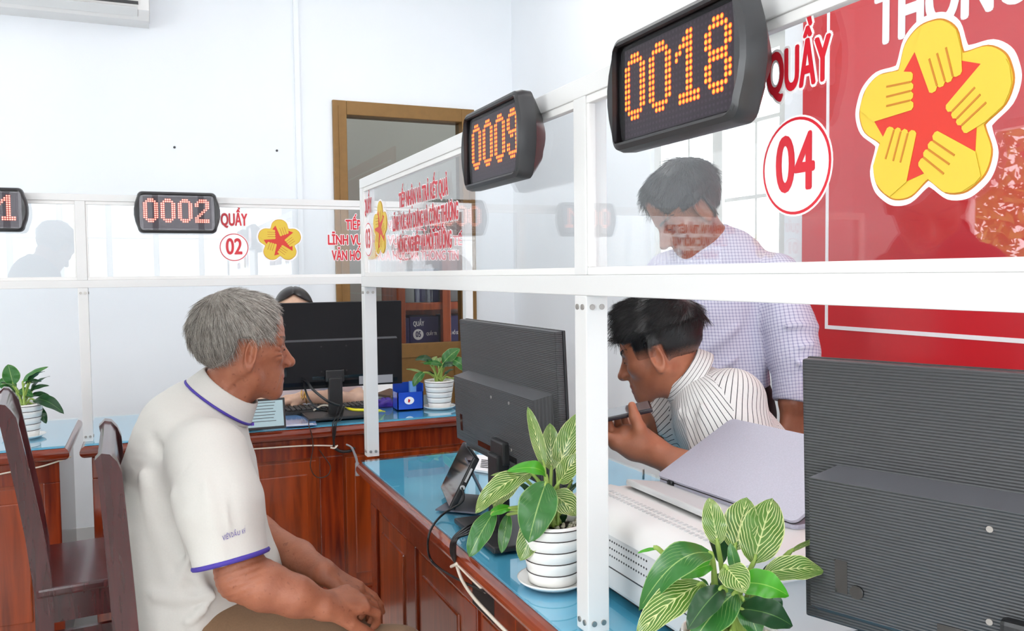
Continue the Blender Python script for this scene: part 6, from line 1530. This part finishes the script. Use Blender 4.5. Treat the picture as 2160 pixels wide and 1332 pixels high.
sp = np.array(torso_y+ysl_n+ysl_f); lo, hi = sp.min(0)-0.2, sp.max(0)+0.2; lo[2] = P(1735, 1190, 2.03)[2]
solid('striped_shirt', shirt_y, lo, hi, 0.0042, [M['stripe']], ym, None, uv_y)
yC0 = P(1458, 800, 1.95); ycx = unit(neck_y[2]-neck_y[0]); yin = unit(np.cross(YA, ycx)); yin = -yin if yin[2] < 0 else yin
def collar_y(p):
    q = p-yC0.astype(np.float32); z = q@ycx.astype(np.float32); x = q@yin.astype(np.float32); y = q@YA.astype(np.float32)
    k = np.clip(z/0.034, 0, 1); r = np.sqrt((x/(0.072-0.010*k))**2+(y/(0.080-0.014*k))**2); e = np.abs((r-1)*0.066)-0.0032
    return smax(smax(e, z-0.034-0.10*np.clip(-x, 0, 1), 0.004), -z-0.006-0.12*np.clip(-x, 0, 1), 0.004).astype(np.float32)
def uv_cy(p, c):
    q = p-yC0; return np.stack([(q@ycx)*2.0+0.004, np.arctan2(q@yin, q@YA)*0.07], 1)
solid('collar', collar_y, yC0-0.13, yC0+0.13, 0.0021, [M['stripe']], ym, None, uv_cy)
M['black_trouser'] = cloth('black_trousers', (30, 30, 34), 0.05, 0.2)
def trousers_y(p):
    d = ell(p, hipy+np.array([0.0, 0.0, -0.03]), (0.14, 0.17, 0.12))
    for a, k in ((h_n, kn_n), (h_f, kn_f)): d = smin(d, chain(p, [a, k, np.array([k[0]+0.02, k[1], 0.06])], [0.085, 0.07, 0.055], 0.03), 0.03)
    return np.maximum(d+0.002*surf_noise(p, 50, 4), 0.06-p[:, 2]).astype(np.float32)
solid('trousers', trousers_y, np.minimum(hipy, kn_n)-np.array([0.2, 0.25, 0.6]), hipy+0.3, 0.006, [M['black_trouser']], ym)
for k in (kn_n, kn_f):
    f_ = lambda p, k=k: np.maximum(ell(p, (k[0]-0.04, k[1], 0.03), (0.13, 0.045, 0.05)), 0.004-p[:, 2]).astype(np.float32)
    solid('shoe', f_, (k[0]-0.2, k[1]-0.1, -0.01), (k[0]+0.15, k[1]+0.1, 0.12), 0.006, [M['shoe']], ym)
def t_y(l):
    z, x, y = l[:, 2], l[:, 0], np.abs(l[:, 1])
    top = sstep(0.087-0.25*np.clip(0.08-z, 0, 1)-x, -0.002, 0.010)*sstep(z, 0.040, 0.062)*(0.020+0.012*sstep(x, -0.02, 0.06))
    mid = sstep(0.052-x, 0.0, 0.012)*sstep(z, 0.000, 0.062)*0.013
    fade = sstep(-x+0.006, 0.0, 0.014)*sstep(z, -0.075, 0.02)*0.0060
    burn = sstep(0.034-np.abs(x-0.018), 0, 0.012)*sstep(z, -0.022, 0.034)*0.0060
    bare = sstep(x, -0.030, -0.022)*sstep(-z, -0.026, -0.016)*(y > 0.04)
    side = np.maximum(fade*(1-bare), burn*sstep(y, 0.03, 0.045)); q = np.maximum(top, mid)
    return (q**4+side**4)**0.25-0.0015
def hair_y(p): l = loc_y(p); return (h_y(p)-t_y(l)*YS*(1+0.22*surf_noise(l, 130, 5))).astype(np.float32)
yh, yV, yQ = solid('hair', lambda p: bounded(hair_y, YO, 0.17, p), YO-0.18, YO+0.18, 0.003, [stubble('black_scalp', (20, 18, 19), (150, 96, 74), 0.4)], ym, attr=lambda p: np.clip(t_y(loc_y(p))/0.0048, 0, 1))
def flow_y(p, n):
    l = loc_y(p); v = l-np.array([-0.075, 0.0, 0.09]); v = v/np.linalg.norm(v, axis=1, keepdims=True); v[:, 2] -= 0.25; v[:, 0] += 0.25; return v@YRm.T
ln_y = lambda p: 0.034*np.clip(t_y(loc_y(p))/0.02, 0.08, 1)
strands(yV, yQ, lambda c: t_y(loc_y(c)) > 0.0005, 8000, ln_y, flow_y, 0.00050, hair_blk, yh, 2, 0.18, 'strands', 0.25)
strands(yV, yQ, lambda c: t_y(loc_y(c)) > 0.010, 900, ln_y, flow_y, 0.0005, hair_blk2, yh, 6, 0.30, 'sheen_strands', 0.25)
# phone in his hand
pa, pb = P(1236, 896, 1.815), P(1377, 866, 1.80)
pe = unit(pb-pa); pdp = unit(YA*0.97+np.array([0, 0, 0.10])); pdp = unit(pdp-pe*(pdp@pe)); pn = np.cross(pe, pdp); pn = pn if pn[2] > 0 else -pn
ph = empty('mobile_phone', (pa+pb)/2, 'dark phone held flat by the young man in the striped shirt', 'phone')
Lp = np.linalg.norm(pb-pa); pc = (pa+pb)/2+pdp*0.036
b = MB(); b.obox(pc, (Lp, 0.074, 0.0095), np.array([pe, pdp, pn]).T, 0, 0.003); b.build('case', mat('dark_plum_case', (40, 28, 38), 0.35), ph)
b = MB(); b.obox(pc+pn*0.0049, (Lp-0.008, 0.068, 0.0008), np.array([pe, pdp, pn]).T); b.build('screen', mat('phone_glass', (120, 122, 128), 0.06, coat=1.0), ph)  # pale grey base stands for the bright reflection on the dark screen

# ------------------------------------------------------------------ standing man in the checked shirt
SR, SA = view_axes(1500); SL = -SR
skin_s = skin('brown_skin', (150, 94, 70), 0.45); lip_s = skin('brown_lips', (126, 70, 62), 0.4)
SD = 2.38
sm_ = empty('person', np.array([P(1545, 860, SD)[0], P(1545, 860, SD)[1], 0]), 'black haired person in a lavender checked shirt standing bent forward behind the striped shirt', 'person')
SO = P(1452, 446, 2.33); sp_t = math.radians(38); syaw = math.radians(-22)
sf = SL*math.cos(syaw)+SA*math.sin(syaw); SRm = head_axes(sf*math.cos(sp_t)+np.array([0, 0, -math.sin(sp_t)]), [0, 0, 1]); SS = 0.98
h_s, loc_s = make_head(SO, SRm, SS)
neck_s = q_([(1518, 545, SD), (1492, 505, SD-0.02), (1470, 470, SD-0.03)])
torso_s = q_([(1516, 530, SD), (1520, 580, SD), (1502, 680, SD), (1518, 780, SD), (1530, 850, SD+0.02)])
s_arm = q_([(1632, 590, SD-0.06), (1664, 690, SD-0.10), (1676, 745, SD-0.12), (1668, 845, SD-0.14)]); s_armr = [0.05, 0.045, 0.042, 0.030]
s_arm2 = q_([(1412, 585, SD+0.06), (1404, 700, SD-0.02), (1420, 800, SD-0.10), (1440, 900, SD-0.14)])
hs_, _, _ = make_hand(P(1668, 848, SD-0.14), np.array([0, 0, -1.0])+SR*0.05, -SA*0.8+SR*0.5, 1, [(1.0, 1.2, 0.8)]*4, 1.0)
hs2, _, _ = make_hand(P(1440, 900, SD-0.14), np.array([0, 0, -1.0]), -SA*0.8-SR*0.5, -1, [(0.4, 0.5, 0.4)]*4, 1.0)
hip_s = P(1530, 850, SD+0.02); s_feet = [np.array([hip_s[0]-0.07, hip_s[1]+0.06, 0.06]), np.array([hip_s[0]+0.12, hip_s[1]+0.04, 0.06])]
s_hips = [hip_s+np.array([-0.06, 0.02, -0.05]), hip_s+np.array([0.09, 0.02, -0.05])]
def body_s(p):
    d = bounded(h_s, SO, 0.16, p); d = smin(d, chain(p, neck_s, [0.060, 0.056, 0.054], 0.01), 0.03)
    d = np.minimum(d, etube(p, torso_s, [0.05, 0.10, 0.11, 0.10, 0.10], [0.05, 0.09, 0.09, 0.09, 0.09], SA, 2))
    d = np.minimum(d, smin(chain(p, s_arm, s_armr, 0.02), hs_(p), 0.02)); d = np.minimum(d, smin(chain(p, s_arm2, s_armr, 0.02), hs2(p), 0.02))
    for a, k in zip(s_hips, s_feet): d = np.minimum(d, chain(p, [a, (a+k)/2, k], [0.07, 0.05, 0.035]))
    return d.astype(np.float32)
ap = np.array(s_arm+s_arm2+torso_s+[SO]+s_feet); lo, hi = ap.min(0)-0.22, ap.max(0)+0.22; lo[2] = 0
solid('body', body_s, lo, hi, 0.0034, [skin_s, lip_s], sm_, lambda c: lips(c, loc_s(c)))
eyes_and_brows(sm_, h_s, SO, SRm, SS, brow=(24, 20, 20))
M['check'] = stripe_cloth('checked_shirt_cotton', (214, 212, 228), (146, 144, 182), 0.0085, 0.0024, 0.0085, 0.0024)
s_slv = [s_arm[0], s_arm[1], s_arm[2], P(1668, 862, SD-0.14)]; scut = P(1667, 838, SD-0.14); scd = unit(s_arm[3]-s_arm[2]); s_slv2 = s_arm2[:3]+[P(1438, 890, SD-0.13)]
sfold = [(q_([(1640, 640, 2.2), (1560, 690, 2.24), (1470, 750, 2.26)]), 0.010, 0.016), (q_([(1610, 700, 2.22), (1550, 760, 2.24), (1480, 800, 2.26)]), 0.009, 0.014), (q_([(1590, 630, 2.22), (1500, 670, 2.24), (1430, 700, 2.26)]), 0.008, 0.014),
         (q_([(1640, 690, 2.2), (1690, 685, 2.2), (1720, 690, 2.25)]), 0.009, 0.010), (q_([(1640, 770, 2.18), (1680, 765, 2.18), (1712, 775, 2.2)]), 0.008, 0.010), (q_([(1645, 720, 2.18), (1690, 735, 2.18), (1715, 725, 2.2)]), 0.007, 0.010)]
def s_parts(p):
    t = etube(p, torso_s, [0.070, 0.150, 0.146, 0.134, 0.128], [0.075, 0.118, 0.122, 0.125, 0.122], SA, 4); t = smax(t, (P(1530, 815, SD)[2]-p[:, 2]), 0.012)
    a = chain(p, s_slv, [0.074, 0.064, 0.060, 0.046], 0.03); cuff = seg(p, P(1672, 806, SD-0.135), P(1667, 866, SD-0.14), 0.046, 0.046)
    a = smin(a, cuff, 0.008); a = smax(a, (p-scut.astype(np.float32))@scd.astype(np.float32)-0.012, 0.003)
    b_ = chain(p, s_slv2, [0.074, 0.060, 0.055, 0.042], 0.03)
    return t, a, b_
def shirt_s(p):
    t, a, b_ = s_parts(p); d = smin(smin(t, a, 0.03), smax(b_, (P(1438, 870, SD)[2]-p[:, 2]), 0.004), 0.03)
    return (d-1.3*folds(p, sfold)+0.0035*surf_noise(p, 45, 21)).astype(np.float32)
def uv_s(p, c):
    t, a, b_ = s_parts(c); k = np.argmin(np.stack([t, a, b_]), 0); uv = np.zeros((len(p), 2), np.float32)
    q = p-torso_s[1]; uv[:, 0] = q@SR*0.98+q[:, 2]*0.12; uv[:, 1] = q[:, 2]
    for j, sl in ((1, s_slv), (2, s_slv2)):
        ax, s, w = perp(sl[-1]-sl[0], -SA); q = p-sl[0]; m = k == j; uv[m, 0] = (np.arctan2(q@w, q@s)*0.06)[m]; uv[m, 1] = (q@ax)[m]
    return uv
sp = np.array(torso_s+s_slv+s_slv2); lo, hi = sp.min(0)-0.22, sp.max(0)+0.22
solid('checked_shirt', shirt_s, lo, hi, 0.0045, [M['check']], sm_, None, uv_s)
sC0 = P(1506, 526, SD-0.01); scx = unit(neck_s[2]-neck_s[0]); sin_ = unit(np.cross(SA, scx))
def collar_s(p):
    q = p-sC0.astype(np.float32); z = q@scx.astype(np.float32); r = np.sqrt((q@sin_.astype(np.float32))**2+(q@SA.astype(np.float32))**2); e = np.abs(r-(0.074-0.25*np.clip(z, 0, 0.04)))-0.0035
    return smax(smax(e, z-0.034, 0.004), -z-0.004, 0.004).astype(np.float32)
solid('collar', collar_s, sC0-0.13, sC0+0.13, 0.0034, [M['check']], sm_, None, lambda p, c: np.stack([np.arctan2((p-sC0)@sin_, (p-sC0)@SA)*0.07, (p-sC0)@scx], 1))
def trousers_s(p):
    d = ell(p, hip_s+np.array([0.01, 0.01, -0.0]), (0.135, 0.125, 0.13))
    for a, k in zip(s_hips, s_feet): d = smin(d, chain(p, [a, (a+k)/2, k], [0.085, 0.068, 0.058], 0.03), 0.03)
    return np.maximum(np.maximum(d+0.002*surf_noise(p, 45, 6), 0.05-p[:, 2]), p[:, 2]-P(1530, 800, SD)[2]).astype(np.float32)
solid('trousers', trousers_s, np.array([hip_s[0]-0.3, hip_s[1]-0.3, 0.03]), hip_s+0.3, 0.006, [M['black_trouser']], sm_)
for k in s_feet:
    f_ = lambda p, k=k: np.maximum(ell(p, (k[0]-0.05, k[1]-0.01, 0.03), (0.13, 0.045, 0.05)), 0.004-p[:, 2]).astype(np.float32)
    solid('shoe', f_, (k[0]-0.22, k[1]-0.1, -0.01), (k[0]+0.15, k[1]+0.1, 0.12), 0.006, [M['shoe']], sm_)
def t_s(l):
    z, x, y = l[:, 2], l[:, 0], np.abs(l[:, 1])
    top = sstep(0.084-0.22*np.clip(0.075-z, 0, 1)-x, -0.002, 0.010)*sstep(z, 0.030, 0.055)*0.022
    mid = sstep(0.044-x, 0.0, 0.012)*sstep(z, 0.012, 0.03)*0.018
    back = sstep(-x-0.018, 0.0, 0.012)*sstep(z, -0.062, -0.03)*0.014
    return np.maximum(np.maximum(top, mid), back)-0.004
def hair_s(p): l = loc_s(p); return (h_s(p)-t_s(l)*SS*(1+0.2*surf_noise(l, 120, 7))).astype(np.float32)
sh, sV, sQ = solid('hair', lambda p: bounded(hair_s, SO, 0.17, p), SO-0.18, SO+0.18, 0.0035, [stubble('black_scalp_short', (20, 18, 19), (140, 88, 66), 0.4)], sm_, attr=lambda p: np.clip(t_s(loc_s(p))/0.006, 0, 1))
strands(sV, sQ, lambda c: t_s(loc_s(c)) > 0.0005, 4000, lambda p: 0.034*np.clip(t_s(loc_s(p))/0.018, 0.2, 1), lambda p, n: ((loc_s(p)-np.array([-0.06, 0.02, 0.12]))/0.1+np.array([0.3, 0, -0.3]))@SRm.T, 0.0006, hair_blk, sh, 2, 0.2, 'strands', 0.2)

# ------------------------------------------------------------------ woman behind the flat black monitor
skin_w = skin('fair_skin', (226, 186, 162), 0.45); lip_w = skin('rose_lips', (190, 110, 104), 0.4)
WD = 3.76; WR, WA = view_axes(620)
wm = empty('person', P(622, 900, WD), 'dark haired person with a gold bracelet sitting behind the flat black monitor', 'person')
WO = P(620, 668, WD); WRm = head_axes(-WA*0.97+WR*0.02+np.array([0, 0, -0.04]), [0, 0, 1]); WS = 0.93
h_w, loc_w = make_head(WO, WRm, WS, wide=0.98, nose=0.85)
neck_w = [P(622, 745, WD+0.06), P(621, 715, WD+0.04), P(620, 690, WD+0.02)]
tor_w = [P(622, 740, WD+0.08), P(622, 775, WD+0.08), P(622, 850, WD+0.09), P(622, 930, WD+0.1), P(622, 985, WD+0.1)]
w_arm = [P(705, 775, WD+0.06), P(762, 850, WD-0.06), P(700, 840, 3.62), P(640, 838, 3.60)]; w_arm2 = [P(540, 775, WD+0.06), P(500, 860, WD-0.05), P(545, 850, 3.66), P(585, 850, 3.64)]
hw1, _, _ = make_hand(P(640, 838, 3.60), -WR+np.array([0, 0, -0.1])-WA*0.15, np.array([0, 0, 1.0])-WA*0.3, 1, [(0.3, 0.4, 0.3)]*4, 0.88)
hw2, _, _ = make_hand(P(585, 850, 3.64), WR*0.7-WA*0.6, np.array([0, 0, 1.0]), 1, [(0.3, 0.4, 0.3)]*4, 0.88)
w_kn = [tor_w[-1]+np.array([sx*0.12, -0.30, 0.0]) for sx in (-1, 1)]
def body_w(p):
    d = bounded(h_w, WO, 0.15, p); d = smin(d, chain(p, neck_w, [0.052, 0.047, 0.048], 0.01), 0.03)
    d = np.minimum(d, etube(p, tor_w, [0.04, 0.07, 0.08, 0.08, 0.09], [0.06, 0.13, 0.13, 0.12, 0.14], WR, 2))
    d = np.minimum(d, smin(chain(p, w_arm, [0.045, 0.038, 0.034, 0.024], 0.02), hw1(p), 0.018)); d = np.minimum(d, smin(chain(p, w_arm2, [0.045, 0.038, 0.034, 0.024], 0.02), hw2(p), 0.018))
    for k in w_kn: d = np.minimum(d, chain(p, [tor_w[-1]+np.array([(k[0]-tor_w[-1][0])*0.7, 0, 0]), k, np.array([k[0], k[1]+0.02, 0.05])], [0.07, 0.055, 0.035]))
    return d.astype(np.float32)
ap = np.array(w_arm+w_arm2+tor_w+[WO]+w_kn); lo, hi = ap.min(0)-0.2, ap.max(0)+0.2; lo[2] = 0
solid('body', body_w, lo, hi, 0.004, [skin_w, lip_w], wm, lambda c: lips(c, loc_w(c)))
eyes_and_brows(wm, h_w, WO, WRm, WS, brow=(44, 34, 30))
M['blouse'] = cloth('pale_pink_blouse', (226, 206, 208), 0.02, 0.2)
def blouse(p):
    d = etube(p, tor_w, [0.05, 0.095, 0.11, 0.105, 0.11], [0.075, 0.165, 0.165, 0.15, 0.165], WR, 4)
    d = smin(d, seg(p, w_arm[0], w_arm[0]+(w_arm[1]-w_arm[0])*0.6, 0.062, 0.056), 0.03); d = smin(d, seg(p, w_arm2[0], w_arm2[0]+(w_arm2[1]-w_arm2[0])*0.6, 0.062, 0.056), 0.03)
    return (d+0.002*surf_noise(p, 50, 2)).astype(np.float32)
ap = np.array(tor_w+w_arm[:1]+w_arm2[:1]); solid('blouse', blouse, ap.min(0)-0.22, ap.max(0)+0.15, 0.006, [M['blouse']], wm)
def trousers_w(p):
    d = ell(p, tor_w[-1], (0.17, 0.13, 0.10))
    for k in w_kn: d = smin(d, chain(p, [tor_w[-1]+np.array([(k[0]-tor_w[-1][0])*0.7, 0, 0]), k, np.array([k[0], k[1]+0.02, 0.03])], [0.085, 0.068, 0.05], 0.03), 0.03)
    return np.maximum(d, 0.01-p[:, 2]).astype(np.float32)
solid('trousers', trousers_w, tor_w[-1]-np.array([0.35, 0.45, 0.8]), tor_w[-1]+0.25, 0.008, [M['black_trouser']], wm)
def hair_w(p):
    l = loc_w(p); z, x, y = l[:, 2], l[:, 0], np.abs(l[:, 1])
    face = sstep(x, 0.012, 0.03)*sstep(0.112-0.55*np.clip(y-0.004, 0, 1)-z, -0.002, 0.010)
    t = 0.016*(1-face)-0.006*face-0.004*np.exp(-(y/0.004)**2)*sstep(z, 0.05, 0.09)
    d = h_w(p)-t*WS
    fall = ell(l, (-0.045, 0, -0.03), (0.065, 0.088, 0.15)); fall = smax(fall, x-0.012, 0.02)
    return smin(d, fall*WS, 0.02).astype(np.float32)
wh, wV, wQ = solid('hair', lambda p: bounded(hair_w, WO, 0.24, p), WO-0.26, WO+0.2, 0.004, [mat('dark_brown_hair', (30, 22, 22), 0.32, var=0.25, vscale=70)], wm)
M['gold'] = mat('gold', (214, 168, 82), 0.25, metal=0.9)
bx0 = P(646, 838, 3.60); bax = unit(w_arm[3]-w_arm[2]); u1, u2 = perp(bax, np.array([0, 0, 1.0]))[1:]
for dx, r_, ti in ((0.0, 0.0285, 0.2), (0.010, 0.0295, -0.3), (0.018, 0.029, 0.1)):
    b = MB(); b.tube([bx0+bax*(dx+ti*0.02*math.cos(a))+r_*(u1*math.cos(a)+u2*math.sin(a)) for a in np.linspace(0, 2*PI, 33)], 0.0022, 6, cap=False); setp(b.build('bracelet', M['gold'], wm), 'gold bracelet')

# ------------------------------------------------------------------ someone standing outside the left picture edge (a dark shape in the right glass)
M['navy_shirt'] = cloth('navy_shirt', (44, 40, 62), 0.05, 0.25)
_a = math.radians(150); _o = SO-np.array(sm_.location)
sb = copy_tree(sm_); sb.location = (-1.06-(_o[0]*math.cos(_a)-_o[1]*math.sin(_a)), 1.46-(_o[0]*math.sin(_a)+_o[1]*math.cos(_a)), 0); sb.rotation_euler = (0, 0, _a)
sb['label'] = 'person in a navy shirt standing left of the picture, seen only as a dark reflection'
for ch in bpy.data.objects:
    if ch.parent == sb and ch.name.split('.')[0] in ('checked_shirt', 'collar'):
        ch.name = 'navy_shirt' if ch.name.startswith('checked') else 'collar'
        ch.material_slots[0].link = 'OBJECT'; ch.material_slots[0].material = M['navy_shirt']
